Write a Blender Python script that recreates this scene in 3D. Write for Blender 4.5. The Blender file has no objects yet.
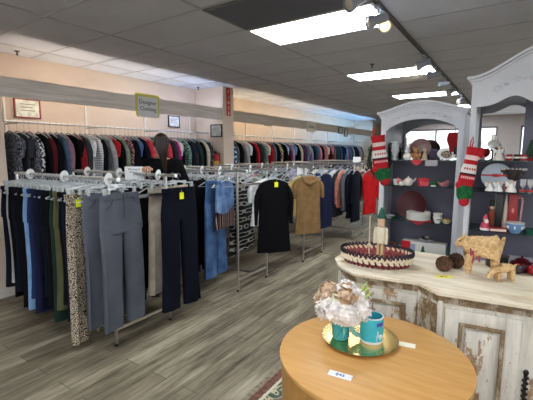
import bpy, bmesh, math, random
from mathutils import Vector, Matrix
PI = math.pi
SC = bpy.context.scene
COL = SC.collection
R = math.radians

# ------------------------------------------------------------------ camera, world, exposure
cd = bpy.data.cameras.new('camera'); cam = bpy.data.objects.new('camera', cd); COL.objects.link(cam)
cd.sensor_fit = 'HORIZONTAL'; cd.sensor_width = 36.0; cd.lens = 36.0 * 370.0 / 533.0
cd.clip_start = 0.05; cd.clip_end = 100
cam.location = (0, 0, 1.6)
cam.rotation_euler = (PI/2 - R(7.39), 0, R(33.665))
SC.camera = cam
w = bpy.data.worlds.new('world'); SC.world = w; w.use_nodes = True
w.node_tree.nodes['Background'].inputs[0].default_value = (0.92, 0.95, 1.0, 1)
w.node_tree.nodes['Background'].inputs[1].default_value = 4.0
SC.view_settings.view_transform = 'Standard'; SC.view_settings.look = 'None'
SC.view_settings.exposure = 0.0; SC.view_settings.gamma = 1.0; SC.view_settings.use_curve_mapping = False
TROFFER = 20      # emission of the ceiling panels
COVE = 38.0        # emission of the cove tubes

# ------------------------------------------------------------------ materials
def lin(c):
    return tuple((x/255/12.92 if x/255 <= 0.04045 else ((x/255+0.055)/1.055)**2.4) for x in c)
MATS = {}
def mat(name, rgb, rough=0.6, metal=0.0, var=0.0, scale=20, trans=0.0, ior=1.45, emit=0, alpha=1, sheen=0, bump=0, spec=0.5, stretch=None, rgb2=None, lo=.35, hi=.65, coat=0):
    """a Principled material, optionally mottled by noise between rgb and rgb2"""
    if name in MATS: return MATS[name]
    m = bpy.data.materials.new(name); m.use_nodes = True; MATS[name] = m
    nt = m.node_tree; b = nt.nodes['Principled BSDF']
    c = lin(rgb) + (1,)
    b.inputs['Base Color'].default_value = c
    b.inputs['Roughness'].default_value = rough; b.inputs['Metallic'].default_value = metal
    b.inputs['Specular IOR Level'].default_value = spec
    b.inputs['IOR'].default_value = ior
    if trans: b.inputs['Transmission Weight'].default_value = trans
    if coat: b.inputs['Coat Weight'].default_value = coat; b.inputs['Coat Roughness'].default_value = 0.08
    if alpha < 1: b.inputs['Alpha'].default_value = alpha
    if sheen: b.inputs['Sheen Weight'].default_value = sheen
    if emit:
        b.inputs['Emission Color'].default_value = c; b.inputs['Emission Strength'].default_value = emit
    if var or rgb2 or bump:
        tc = nt.nodes.new('ShaderNodeTexCoord'); mp = nt.nodes.new('ShaderNodeMapping')
        nt.links.new(tc.outputs['Object'], mp.inputs[0])
        if stretch: mp.inputs['Scale'].default_value = stretch
        n = nt.nodes.new('ShaderNodeTexNoise'); n.inputs['Scale'].default_value = scale; n.inputs['Detail'].default_value = 4
        nt.links.new(mp.outputs[0], n.inputs[0])
        if var or rgb2:
            cr = nt.nodes.new('ShaderNodeValToRGB')
            cr.color_ramp.elements[0].position = lo; cr.color_ramp.elements[1].position = hi
            c2 = rgb2 if rgb2 else tuple(max(0, x*(1-var)) for x in rgb)
            cr.color_ramp.elements[0].color = lin(c2) + (1,)
            cr.color_ramp.elements[1].color = c
            nt.links.new(n.outputs[0], cr.inputs[0]); nt.links.new(cr.outputs[0], b.inputs['Base Color'])
        if bump:
            bp = nt.nodes.new('ShaderNodeBump'); bp.inputs['Strength'].default_value = bump; bp.inputs['Distance'].default_value = 0.004
            nt.links.new(n.outputs[0], bp.inputs['Height']); nt.links.new(bp.outputs[0], b.inputs['Normal'])
    return m

def pattern(name, kind, cols, scale=30, rough=0.85):
    """cloth pattern materials: spots, floral, stripes_v, stripes_h, plaid, leopard, knit"""
    if name in MATS: return MATS[name]
    m = bpy.data.materials.new(name); m.use_nodes = True; MATS[name] = m
    nt = m.node_tree; b = nt.nodes['Principled BSDF']; b.inputs['Roughness'].default_value = rough
    b.inputs['Specular IOR Level'].default_value = 0.2
    tc = nt.nodes.new('ShaderNodeTexCoord')
    cr = nt.nodes.new('ShaderNodeValToRGB'); cr.color_ramp.interpolation = 'CONSTANT'
    els = cr.color_ramp.elements
    while len(els) < len(cols): els.new(0.5)
    if kind in ('stripes_v', 'stripes_h', 'plaid', 'knit'):
        def wave(axis, sc):
            wv = nt.nodes.new('ShaderNodeTexWave'); wv.bands_direction = axis; wv.inputs['Scale'].default_value = sc
            wv.inputs['Distortion'].default_value = 0.6 if kind == 'stripes_v' else 0.1
            nt.links.new(tc.outputs['Object'], wv.inputs[0]); return wv.outputs['Fac']
        if kind == 'stripes_v': fac = wave('X', scale)
        elif kind == 'stripes_h': fac = wave('Z', scale)
        elif kind == 'knit':
            a = wave('Z', scale); c_ = nt.nodes.new('ShaderNodeTexVoronoi'); c_.inputs['Scale'].default_value = scale*3
            nt.links.new(tc.outputs['Object'], c_.inputs[0])
            mx = nt.nodes.new('ShaderNodeMath'); mx.operation = 'MULTIPLY'
            nt.links.new(a, mx.inputs[0]); nt.links.new(c_.outputs['Distance'], mx.inputs[1]); fac = mx.outputs[0]
        else:
            a = wave('X', scale); c_ = wave('Z', scale)
            mx = nt.nodes.new('ShaderNodeMath'); mx.operation = 'MULTIPLY'
            nt.links.new(a, mx.inputs[0]); nt.links.new(c_, mx.inputs[1]); fac = mx.outputs[0]
        ps = [0, .2, .42] if kind == 'knit' else {2: [0, .5], 3: [0, .35, .7], 4: [0, .3, .72, .92]}[len(cols)]
    else:
        if kind == 'leopard':
            v = nt.nodes.new('ShaderNodeTexVoronoi'); v.inputs['Scale'].default_value = scale; v.feature = 'DISTANCE_TO_EDGE'
            nt.links.new(tc.outputs['Object'], v.inputs[0]); fac = v.outputs['Distance']; ps = [0, .05, .11, .3]
        else:
            v = nt.nodes.new('ShaderNodeTexNoise'); v.inputs['Scale'].default_value = scale; v.inputs['Detail'].default_value = 1
            nt.links.new(tc.outputs['Object'], v.inputs[0]); fac = v.outputs[0]; ps = {2: [0, .53], 3: [0, .47, .56], 4: [0, .44, .52, .58]}[len(cols)]
    for e, p, c in zip(els, ps, cols): e.position = p; e.color = lin(c) + (1,)
    nt.links.new(fac, cr.inputs[0]); nt.links.new(cr.outputs[0], b.inputs['Base Color'])
    return m

# ------------------------------------------------------------------ mesh builder
class MB:
    def __init__(s): s.v = []; s.f = []; s.mi = []; s.M = Matrix(); s.cur = 0
    def add(s, vs, fs):
        k = len(s.v); s.v += [tuple(s.M @ Vector(p)) for p in vs]
        s.f += [tuple(i+k for i in f) for f in fs]; s.mi += [s.cur]*len(fs); return s
    def box(s, a, b, bev=0):
        x0, y0, z0 = [min(p, q) for p, q in zip(a, b)]; x1, y1, z1 = [max(p, q) for p, q in zip(a, b)]
        if bev <= 0:
            vs = [(x0,y0,z0),(x1,y0,z0),(x1,y1,z0),(x0,y1,z0),(x0,y0,z1),(x1,y0,z1),(x1,y1,z1),(x0,y1,z1)]
            return s.add(vs, [(0,3,2,1),(4,5,6,7),(0,1,5,4),(1,2,6,5),(2,3,7,6),(3,0,4,7)])
        bm = bmesh.new(); bmesh.ops.create_cube(bm, size=1)
        for v in bm.verts: v.co = Vector(((x0+x1)/2+v.co.x*(x1-x0), (y0+y1)/2+v.co.y*(y1-y0), (z0+z1)/2+v.co.z*(z1-z0)))
        bmesh.ops.bevel(bm, geom=bm.edges[:], offset=bev, segments=2, affect='EDGES', profile=.5)
        bm.verts.index_update()
        s.add([v.co[:] for v in bm.verts], [tuple(v.index for v in f.verts) for f in bm.faces]); bm.free(); return s
    def rings(s, rs, close=True, cap=True):
        n = len(rs[0]); vs = [p for r in rs for p in r]; fs = []
        for i in range(len(rs)-1):
            for j in range(n if close else n-1):
                a = i*n+j; b = i*n+(j+1) % n; fs.append((a, b, b+n, a+n))
        if cap and close:
            fs.append(tuple(range(n-1, -1, -1))); fs.append(tuple((len(rs)-1)*n+j for j in range(n)))
        return s.add(vs, fs)
    def lathe(s, prof, n=20, c=(0,0,0), cap=True):
        rs = [[(c[0]+r*math.cos(2*PI*j/n), c[1]+r*math.sin(2*PI*j/n), c[2]+z) for j in range(n)] for r, z in prof]
        return s.rings(rs, cap=cap)
    def tube(s, pts, r, n=8, cap=True, flat=1.0):
        pts = [Vector(p) for p in pts]; rs = []
        t0 = (pts[1]-pts[0]).normalized(); up = Vector((0,0,1)) if abs(t0.z) < .9 else Vector((1,0,0))
        u = t0.cross(up).normalized()
        for i, p in enumerate(pts):
            t = (pts[min(i+1, len(pts)-1)]-pts[max(i-1, 0)]).normalized()
            u = (u-t*u.dot(t)).normalized(); v = t.cross(u)
            rr = r[i] if isinstance(r, (list, tuple)) else r
            rs.append([tuple(p+u*rr*math.cos(2*PI*j/n)+v*rr*flat*math.sin(2*PI*j/n)) for j in range(n)])
        return s.rings(rs, cap=cap)
    def ball(s, c, r, n=12, m=8):
        if not isinstance(r, (tuple, list)): r = (r, r, r)
        rs = []
        for i in range(m+1):
            a = -PI/2+PI*i/m; k = max(math.cos(a), 1e-3)
            rs.append([(c[0]+r[0]*k*math.cos(2*PI*j/n), c[1]+r[1]*k*math.sin(2*PI*j/n), c[2]+r[2]*math.sin(a)) for j in range(n)])
        return s.rings(rs)
    def prism(s, poly, z0, z1):
        n = len(poly); vs = [(x, y, z0) for x, y in poly]+[(x, y, z1) for x, y in poly]
        return s.add(vs, [tuple(range(n-1, -1, -1)), tuple(range(n, 2*n))]+[(i, (i+1) % n, (i+1) % n+n, i+n) for i in range(n)])
    def slab(s, poly, y0, y1):
        """polygon in x,z extruded along y (n-gon)"""
        n = len(poly); vs = [(x, y0, z) for x, z in poly]+[(x, y1, z) for x, z in poly]
        return s.add(vs, [tuple(range(n)), tuple(range(2*n-1, n-1, -1))]+[(i+n, (i+1) % n+n, (i+1) % n, i) for i in range(n)])
    def mesh(s, name, smooth=None):
        me = bpy.data.meshes.new(name); me.from_pydata(s.v, [], s.f)
        if any(s.mi): me.polygons.foreach_set('material_index', s.mi)
        bm = bmesh.new(); bm.from_mesh(me); bmesh.ops.recalc_face_normals(bm, faces=bm.faces)
        if smooth is not None:
            for f in bm.faces: f.smooth = True
            for e in bm.edges:
                if len(e.link_faces) == 2 and e.calc_face_angle(0) > smooth: e.smooth = False
        bm.to_mesh(me); bm.free(); return me
def obj(name, mb, m=None, parent=None, loc=None, rot=None, smooth=0.7):
    me = mb.mesh(name, smooth) if isinstance(mb, MB) else mb
    o = bpy.data.objects.new(name, me); COL.objects.link(o)
    for x in (m if isinstance(m, list) else [m]):
        if x: me.materials.append(x)
    if parent: o.parent = parent
    if loc: o.location = loc
    if rot: o.rotation_euler = rot
    return o
LABELS = {}
def tag(o, label, cat, group=None):
    o['label'] = label; o['category'] = cat
    if group: o['group'] = group
    n = len(label.split())
    if not 4 <= n <= 16: print('LABEL LENGTH', n, label)
    if label in LABELS and not group: print('DUP LABEL', label)
    LABELS[label] = 1
    return o
def thing(name, label, cat, loc=(0,0,0), rz=0, group=None):
    o = bpy.data.objects.new(name, None); COL.objects.link(o); o.empty_display_size = 0.1
    o.location = loc; o.rotation_euler = (0, 0, rz)
    return tag(o, label, cat, group)
def struct(name, mb, m, parent=None, smooth=None):
    o = obj(name, mb, m, parent, smooth=smooth)
    if not parent: o['kind'] = 'structure'
    return o
def inst(name, me, mats, parent=None, loc=None, rot=None):
    """object sharing mesh data with its own materials"""
    o = bpy.data.objects.new(name, me); COL.objects.link(o)
    mats = mats if isinstance(mats, list) else [mats]
    while len(me.materials) < len(mats): me.materials.append(None)
    for i, m in enumerate(mats):
        o.material_slots[i].link = 'OBJECT'; o.material_slots[i].material = m
    if parent: o.parent = parent
    if loc: o.location = loc
    if rot: o.rotation_euler = rot
    return o
def text_mesh(txt, size, extrude=0.0006, align='CENTER'):
    cu = bpy.data.curves.new('lettering', 'FONT'); cu.body = txt; cu.size = size; cu.extrude = extrude
    cu.align_x = align; cu.align_y = 'CENTER'; cu.resolution_u = 2
    to = bpy.data.objects.new('tmp', cu); COL.objects.link(to)
    me = bpy.data.meshes.new_from_object(to.evaluated_get(bpy.context.evaluated_depsgraph_get()))
    bpy.data.objects.remove(to); bpy.data.curves.remove(cu); me.name = 'lettering'; me.materials.clear(); return me
def skin_mesh(name, verts, edges, radii, sub=2, root=0):
    me = bpy.data.meshes.new(name); me.from_pydata(verts, edges, [])
    o = bpy.data.objects.new('tmp', me); COL.objects.link(o)
    o.modifiers.new('s', 'SKIN')
    for i, r in enumerate(radii):
        d = me.skin_vertices[0].data[i]; d.radius = (r, r) if not isinstance(r, tuple) else r; d.use_root = (i == root)
    sb = o.modifiers.new('u', 'SUBSURF'); sb.levels = sub; sb.render_levels = sub
    me2 = bpy.data.meshes.new_from_object(o.evaluated_get(bpy.context.evaluated_depsgraph_get()))
    bpy.data.objects.remove(o); me2.name = name
    for p in me2.polygons: p.use_smooth = True
    return me2

chrome = mat('chrome', (205, 203, 200), 0.3, 1.0)
steel = mat('brushed_steel', (140, 138, 132), 0.35, 1.0)
white_plastic = mat('white_plastic', (235, 235, 232), 0.4)
clear_plastic = mat('clear_plastic', (232, 236, 236), 0.15, trans=0.6, ior=1.3)
black_metal = mat('black_metal', (18, 18, 18), 0.45)
yellow_tag = mat('yellow_tag', (232, 236, 30), 0.5)
paper = mat('white_paper', (238, 238, 238), 0.6)
ink = mat('black_ink', (25, 25, 30), 0.6)

# ------------------------------------------------------------------ the shell of the shop
def floor_material():
    m = bpy.data.materials.new('vinyl_planks'); m.use_nodes = True; nt = m.node_tree; b = nt.nodes['Principled BSDF']
    tc = nt.nodes.new('ShaderNodeTexCoord'); mp = nt.nodes.new('ShaderNodeMapping'); mp.inputs['Rotation'].default_value = (0, 0, PI/2)
    nt.links.new(tc.outputs['Object'], mp.inputs[0])
    br = nt.nodes.new('ShaderNodeTexBrick'); br.inputs['Scale'].default_value = 1; br.inputs['Brick Width'].default_value = 1.2
    br.inputs['Row Height'].default_value = 0.15; br.inputs['Mortar Size'].default_value = 0.0022; br.offset = 0.37
    br.inputs['Color1'].default_value = lin((188, 180, 160))+(1,); br.inputs['Color2'].default_value = lin((150, 142, 122))+(1,)
    br.inputs['Mortar'].default_value = lin((88, 82, 74))+(1,)
    nt.links.new(mp.outputs[0], br.inputs[0])
    def streak(sx, sy, sc):
        m2 = nt.nodes.new('ShaderNodeMapping'); m2.inputs['Scale'].default_value = (sx, sy, 1)
        n = nt.nodes.new('ShaderNodeTexNoise'); n.inputs['Scale'].default_value = sc; n.inputs['Detail'].default_value = 6; n.inputs['Roughness'].default_value = .65
        nt.links.new(tc.outputs['Object'], m2.inputs[0]); nt.links.new(m2.outputs[0], n.inputs[0]); return n
    n1 = streak(9, .7, 2.6); cr = nt.nodes.new('ShaderNodeValToRGB')
    cr.color_ramp.elements[0].position = .33; cr.color_ramp.elements[0].color = lin((128, 118, 105))+(1,)
    cr.color_ramp.elements[1].position = .66; cr.color_ramp.elements[1].color = (1, 1, .97, 1)
    nt.links.new(n1.outputs[0], cr.inputs[0])
    mx = nt.nodes.new('ShaderNodeMix'); mx.data_type = 'RGBA'; mx.blend_type = 'MULTIPLY'; mx.inputs[0].default_value = .85
    nt.links.new(br.outputs[0], mx.inputs[6]); nt.links.new(cr.outputs[0], mx.inputs[7])
    n2 = streak(2.2, .6, 1.6); cr2 = nt.nodes.new('ShaderNodeValToRGB')
    cr2.color_ramp.elements[0].position = .38; cr2.color_ramp.elements[0].color = lin((178, 172, 168))+(1,)
    cr2.color_ramp.elements[1].position = .6; cr2.color_ramp.elements[1].color = (1, .98, .93, 1)
    nt.links.new(n2.outputs[0], cr2.inputs[0])
    mx2 = nt.nodes.new('ShaderNodeMix'); mx2.data_type = 'RGBA'; mx2.blend_type = 'MULTIPLY'; mx2.inputs[0].default_value = .8
    nt.links.new(mx.outputs[2], mx2.inputs[6]); nt.links.new(cr2.outputs[0], mx2.inputs[7])
    nt.links.new(mx2.outputs[2], b.inputs['Base Color']); b.inputs['Roughness'].default_value = 0.42
    b.inputs['Specular IOR Level'].default_value = 0.35
    return m
X0, X1, Y0, Y1, ZC = -5.05, 4.6, -7.5, 19.0, 2.75
struct('floor', MB().box((X0-.2, Y0-.2, -.1), (X1+.2, Y1+.2, 0)), floor_material())
wall_mat = mat('peach_wall_paint', (204, 186, 170), 0.8, var=.03, scale=3)
grey_wall = mat('grey_wall_paint', (186, 178, 176), 0.8, var=.03, scale=3)
ceil_mat = mat('ceiling_tile', (202, 204, 210), 0.9, var=.035, scale=2.2, bump=.3)
struct('ceiling', MB().box((X0-.2, Y0-.2, ZC), (X1+.2, Y1+.2, ZC+.1)), ceil_mat)
struct('wall_left', MB().box((X0-.15, Y0, 0), (X0, Y1, ZC)), wall_mat)
struct('wall_right', MB().box((X1, Y0, 0), (X1+.15, Y1, ZC)), grey_wall)
struct('wall_far', MB().box((X0, Y1, 0), (X1, Y1+.15, ZC)), grey_wall)
wb = MB()   # shop front behind the camera, with two openings
wb.box((X0, Y0-.15, 0), (X1, Y0, .5)).box((X0, Y0-.15, 2.4), (X1, Y0, ZC))
for a, b_ in ((X0, -4.3), (-.5, .1), (3.9, X1)): wb.box((a, Y0-.15, .5), (b_, Y0, 2.4))
struct('wall_back', wb, grey_wall)
for i, (a, b_) in enumerate(((-4.3, -.5), (.1, 3.9))):
    wo = struct('window_%d' % (i+1), MB().box((a, Y0-.08, .5), (b_, Y0-.07, 2.4)), mat('window_glass', (200, 215, 215), 0.02, alpha=.08))
    fr = MB()
    fr.box((a, Y0-.12, .5), (a+.05, Y0-.02, 2.4)).box((b_-.05, Y0-.12, .5), (b_, Y0-.02, 2.4)).box((a, Y0-.12, .5), (b_, Y0-.02, .55)).box((a, Y0-.12, 2.35), (b_, Y0-.02, 2.4))
    fr.box(((a+b_)/2-.025, Y0-.12, .5), ((a+b_)/2+.025, Y0-.02, 2.4))
    obj('window_frame', fr, mat('dark_frame', (60, 58, 55), .4), wo)
# piers that cut the left wall into bays
pier = mat('pier_paint', (214, 196, 178), 0.8)
struct('wall_pier_near', MB().box((X0, 1.45, 0), (-4.6, 1.8, ZC)), pier)
struct('wall_pier_middle', MB().box((X0, 5.17, 0), (-4.37, 5.46, ZC)), pier)
struct('wall_pier_far', MB().box((X0, 13.5, 0), (-4.37, 13.85, ZC)), pier)
struct('wall_pier_right', MB().box((1.15, 6.4, 0), (1.6, 6.85, ZC)), grey_wall)
base_m = mat('baseboard_paint', (210, 206, 200), 0.5)
bl = MB(); bl.box((X0, Y0, 0), (X0+.012, 1.45, .1)).box((X0, 1.8, 0), (X0+.012, 5.17, .1)).box((X0, 5.46, 0), (X0+.012, 13.5, .1)).box((X0, 13.85, 0), (X0+.012, Y1, .1))
bl.box((-4.6, 1.45, 0), (-4.588, 1.812, .1)).box((-4.37, 5.17, 0), (-4.358, 5.46, .1)).box((X0, 5.158, 0), (-4.358, 5.17, .1)).box((X0+.012, 1.8, 0), (-4.588, 1.812, .1))
struct('baseboard_left', bl, base_m)
struct('baseboard_right', MB().box((X1-.012, Y0, 0), (X1, Y1, .1)), base_m)
# ceiling grid bars (one lattice)
gx = [x for x in (-2.2+1.22*k for k in range(-2, 6)) if X0 < x < X1]
gy = [2.34+.61*k for k in range(-17, 28) if Y0 < 2.34+.61*k < Y1]
g = MB()
for x in gx: g.box((x-.012, Y0, ZC-.006), (x+.012, Y1, ZC+.002))
for y in gy: g.box((X0, y-.009, ZC-.0055), (X1, y+.009, ZC+.002))
struct('trim_1', g, mat('grid_bar', (172, 173, 176), .5))
# valance boards along the wall, hiding the tubes
val = mat('valance_board', (222, 212, 202), 0.6, var=.12, scale=6, stretch=(1, .3, 6))
struct('trim_2', MB().box((-4.42, 1.0, 2.165), (-4.4, 5.17, 2.37)), val)
struct('trim_3', MB().box((-4.42, 5.46, 2.165), (-4.4, 13.5, 2.37)), mat('tan_valance_board', (196, 182, 164), 0.6, var=.1, scale=6, stretch=(1, .3, 6)))

def emission(name, rgb, s):
    m = bpy.data.materials.new(name); m.use_nodes = True; nt = m.node_tree
    b = nt.nodes['Principled BSDF']; b.inputs['Base Color'].default_value = (.8, .8, .8, 1)
    b.inputs['Emission Color'].default_value = lin(rgb)+(1,); b.inputs['Emission Strength'].default_value = s
    return m
diff_m = emission('lit_diffuser', (242, 248, 255), TROFFER)
frame_m = mat('light_frame', (215, 212, 206), .5)
fr_me = MB(); 
for a, b_ in (((-.6, -.295, -.012), (.6, -.27, 0)), ((-.6, .27, -.012), (.6, .295, 0)), ((-.6, -.27, -.012), (-.575, .27, 0)), ((.575, -.27, -.012), (.6, .27, 0))): fr_me.box(a, b_)
fr_me = fr_me.mesh('frame')
df_me = MB().box((-.575, -.27, -.009), (.575, .27, -.003)).mesh('diffuser')
def place_troffer(x, y, label, grp=None):
    t = thing('ceiling_light', label, 'ceiling light', (x, y, ZC-.006), 0, grp)
    inst('frame', fr_me, frame_m, t); inst('diffuser', df_me, diff_m, t)
place_troffer(-1.59, 3.245, 'nearest and largest lit rectangular ceiling panel, beside the track')
place_troffer(-1.59, 5.685, 'middle of three lit ceiling panels beside the track')
place_troffer(-1.59, 8.125, 'farthest lit ceiling panel, just above the left white hutch')
for k in (3, 4, -1, -2, -3, -4):
    place_troffer(-1.59, 3.245+2.44*k, 'unseen ceiling panel added behind the camera as front fill light', 'other ceiling panels')
for k in range(-4, 6):
    place_troffer(2.07, 3.245+2.44*k, 'unseen ceiling panel added behind the camera as front fill light', 'other ceiling panels')
for y in (-1.635, -4.075):  # extra unseen panels, added to brighten the hutch fronts from the camera side
    place_troffer(.85, y, 'unseen ceiling panel added behind the camera as front fill light', 'other ceiling panels')
# cove tubes behind the valance
tubes = [(1.95, 3.0, (255, 240, 222), 1.0), (3.1, 4.15, (240, 238, 235), 1.1), (4.2, 5.1, (205, 222, 255), 1.1),
         (5.6, 7.4, (255, 236, 205), .9), (7.5, 9.3, (240, 236, 225), 1.0), (9.4, 11.3, (190, 222, 255), 1.3), (11.4, 13.3, (150, 205, 255), 1.5)]
for i, (a, b_, c, k) in enumerate(tubes):
    t = thing('tube_light', 'lit fluorescent tube hidden behind the grey wall valance', 'tube light', (-4.50, a, 2.25), 0, 'tubes behind the valance')
    obj('tube', MB().tube([(0, 0, 0), (0, b_-a, 0)], .008, 8), emission('tube_glow', c, COVE*k*1.5), t)
    obj('bracket', MB().box((-.02, -.01, -.06), (.07, .01, -.013)).box((-.02, b_-a-.01, -.06), (.07, b_-a+.01, -.013)).box((-.03, 0, -.07), (.03, b_-a, -.05)), frame_m, t)
# return air grille
t = thing('air_vent', 'dark square return air grille in the ceiling beside the nearest lit panel', 'vent', (-1.59, 2.645, ZC-.006))
obj('frame', MB().box((-.6, -.295, -.01), (.6, -.27, 0)).box((-.6, .27, -.01), (.6, .295, 0)).box((-.6, -.27, -.01), (-.575, .27, 0)).box((.575, -.27, -.01), (.6, .27, 0)), mat('vent_frame', (110, 110, 112), .5), t)
sl = MB()
for k in range(27): sl.box((-.575, -.26+k*.02, -.008), (.575, -.252+k*.02, -.001))
sl.box((-.575, -.27, -.002), (.575, .27, -.001))
obj('louver', sl, mat('vent_louver', (112, 114, 122), .6), t)
# sprinklers
sp = MB().lathe([(.03, 0), (.03, -.006), (.008, -.008), (.008, -.04), (.016, -.042), (.016, -.046), (.002, -.047)], 12)
sp_me = sp.mesh('sprinkler', .6)
for p, l in (((-4.84, 2.1, ZC), 'small sprinkler head on the lit ceiling strip at the left edge'), ((-1.65, 4.99, ZC), 'small sprinkler head on the ceiling left of the middle lit panel'), ((-4.8, 5.0, ZC), 'small sprinkler head on the lit ceiling strip above the wall pier')):
    tag(inst('sprinkler', sp_me, mat('sprinkler_metal', (60, 55, 50), .4, .6), None, p), l, 'sprinkler')

# ------------------------------------------------------------------ track and spot lights
t = thing('light_track', 'long grey ceiling track carrying the spotlights', 'track', (-.96, 2.0, ZC))
obj('track_bar', MB().box((-.018, 0, -.03), (.018, 8, -.006)), mat('track_grey', (100, 96, 92), .4, .3), t)
obj('slot', MB().box((-.006, .01, -.0315), (.006, 7.99, -.03)), black_metal, t)
spot_grey = mat('spot_housing', (150, 155, 165), .4)
def spot(y, az, tilt, label, lit, power=0, x=-.96):
    t = thing('track_spotlight', label, 'spotlight', (x, y, ZC-.031))
    obj('adapter', MB().box((-.016, -.05, -.02), (.016, .05, 0), .003), spot_grey, t)
    obj('yoke', MB().tube([(0, 0, -.018), (0, 0, -.075)], .006, 8).box((-.008, -.008, -.09), (.008, .008, -.07)), spot_grey, t)
    d = Vector((math.cos(az)*math.cos(tilt), math.sin(az)*math.cos(tilt), math.sin(tilt)))
    q = d.to_track_quat('Z', 'Y').to_matrix().to_4x4(); q.translation = Vector((0, 0, -.1))
    h = MB(); h.M = q @ Matrix.Translation((0, 0, -.08)); h.lathe([(.002, 0), (.028, .004), (.036, .02), (.036, .1), (.05, .13), (.052, .165), (.047, .166), (.045, .14), (.002, .135)], 20, cap=False)
    obj('housing', h, spot_grey, t)
    l = MB(); l.M = q @ Matrix.Translation((0, 0, -.08)); l.lathe([(.002, .138), (.038, .142), (.04, .155), (.025, .162), (.002, .164)], 18, cap=False)
    obj('bulb', l, emission('lit_bulb', (255, 214, 150), 2.5) if lit else mat('bulb_glass', (190, 180, 160), .2), t)
    if power:
        ld = bpy.data.lights.new('spot_beam', 'SPOT'); ld.energy = power; ld.color = (1, .8, .55); ld.spot_size = R(75); ld.spot_blend = .8; ld.shadow_soft_size = .03
        lo = bpy.data.objects.new('spot_beam', ld); COL.objects.link(lo); lo.parent = t
        lo.matrix_local = Matrix.Translation(Vector((0, 0, -.1))+d*.1) @ (-d).to_track_quat('Z', 'Y').to_matrix().to_4x4()
spot(2.55, R(235), R(-30), 'grey track spotlight cut by the top edge, in front of largest panel', False, x=-.96)
spot(3.0, R(215), R(-18), 'grey track spotlight seen side-on next to the lit round bulb', False)
spot(3.14, R(-60), R(-25), 'track spotlight with its glowing warm bulb facing the viewer', True)
spot(4.75, R(195), R(-20), 'grey track spotlight hanging left of the track above middle panel', True, 14)
spot(5.45, R(185), R(-5), 'grey track spotlight beside the right end of the middle panel', False)
spot(6.3, R(190), R(0), 'grey track spotlight casting a warm streak between the far panels', True, 10)
spot(7.1, R(230), R(-25), 'grey track spotlight right above the farthest lit panel', False)
spot(8.4, R(235), R(-25), 'farthest grey track spotlight, by the tip of the tall hutch', False)

# ------------------------------------------------------------------ cloth materials
C = {}
def cloth(name, rgb, var=.12): C[name] = mat('cloth_'+name.replace(' ', '_').replace('-', '_'), rgb, .9, var=var, scale=12, spec=.12)
for n_, c_ in {'black': (13, 13, 16), 'navy': (18, 23, 40), 'dark navy': (16, 19, 31), 'charcoal': (55, 56, 60), 'grey': (96, 98, 106), 'light grey': (165, 166, 168), 'white': (228, 228, 228),
    'cream': (222, 212, 192), 'tan': (176, 164, 150), 'beige': (200, 180, 152), 'brown': (150, 118, 78), 'maroon': (92, 28, 38), 'red': (178, 34, 40), 'bright red': (205, 30, 34), 'coral': (214, 62, 78),
    'magenta': (176, 30, 120), 'pink': (214, 140, 158), 'dusty rose': (186, 122, 128), 'salmon': (214, 140, 120), 'royal blue': (30, 48, 88), 'sky blue': (124, 160, 204), 'light blue': (158, 184, 214),
    'denim blue': (84, 114, 158), 'slate blue': (80, 98, 122), 'teal': (44, 92, 104), 'forest green': (32, 50, 42), 'olive': (84, 84, 58), 'sage': (140, 150, 128), 'lavender': (160, 152, 190),
    'purple': (74, 58, 104), 'mustard': (198, 162, 66), 'plum': (84, 48, 74), 'indigo': (28, 33, 62), 'mauve': (150, 112, 128), 'yellow': (226, 196, 120)}.items(): cloth(n_, c_)
C['denim'] = mat('cloth_denim', (88, 120, 164), .9, rgb2=(52, 78, 120), scale=7, lo=.3, hi=.7, spec=.15)
C['faded denim'] = mat('cloth_faded_denim', (120, 146, 184), .9, rgb2=(70, 98, 142), scale=9, lo=.35, hi=.7, spec=.15)
C['grey corduroy'] = mat('cloth_grey_corduroy', (86, 89, 98), .9, rgb2=(76, 79, 87), scale=4, spec=.12, bump=.2)
def pat(n, k, cols, s): C[n] = pattern('cloth_'+n.replace(' ', '_').replace('-', '_'), k, cols, s)
pat('leopard-print', 'leopard', [(30, 26, 24), (62, 50, 42), (186, 172, 150), (206, 192, 172)], 78)
pat('black-and-white print', 'floral', [(20, 20, 22), (205, 205, 205)], 34)
pat('grey speckled', 'floral', [(60, 62, 70), (120, 120, 130), (30, 30, 34)], 40)
pat('maroon floral', 'floral', [(88, 30, 42), (190, 150, 150), (60, 20, 30)], 26)
pat('pink floral', 'floral', [(200, 130, 140), (120, 50, 60), (220, 190, 185)], 28)
pat('cream floral', 'floral', [(222, 208, 188), (150, 90, 80), (90, 100, 90)], 30)
pat('green patterned', 'floral', [(70, 104, 92), (170, 196, 186), (36, 60, 58)], 30)
pat('blue-and-black floral', 'floral', [(18, 20, 26), (104, 150, 210), (196, 220, 214)], 22)
pat('grey striped', 'stripes_h', [(150, 150, 154), (228, 228, 230)], 14)
pat('red plaid', 'plaid', [(150, 26, 32), (40, 20, 22), (190, 60, 60)], 16)
pat('green plaid', 'plaid', [(32, 52, 44), (16, 20, 20), (84, 104, 90)], 16)
pat('black sparkly', 'floral', [(24, 26, 28), (24, 26, 28), (120, 126, 124)], 60)
pat('black fair-isle', 'knit', [(16, 16, 18), (150, 148, 142), (18, 18, 20)], 3.2)
pat('rust striped', 'stripes_v', [(22, 16, 20), (22, 16, 20), (70, 40, 40), (176, 150, 142)], 11)
pat('gold patterned', 'floral', [(30, 28, 28), (206, 170, 70), (220, 210, 190)], 30)

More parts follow.
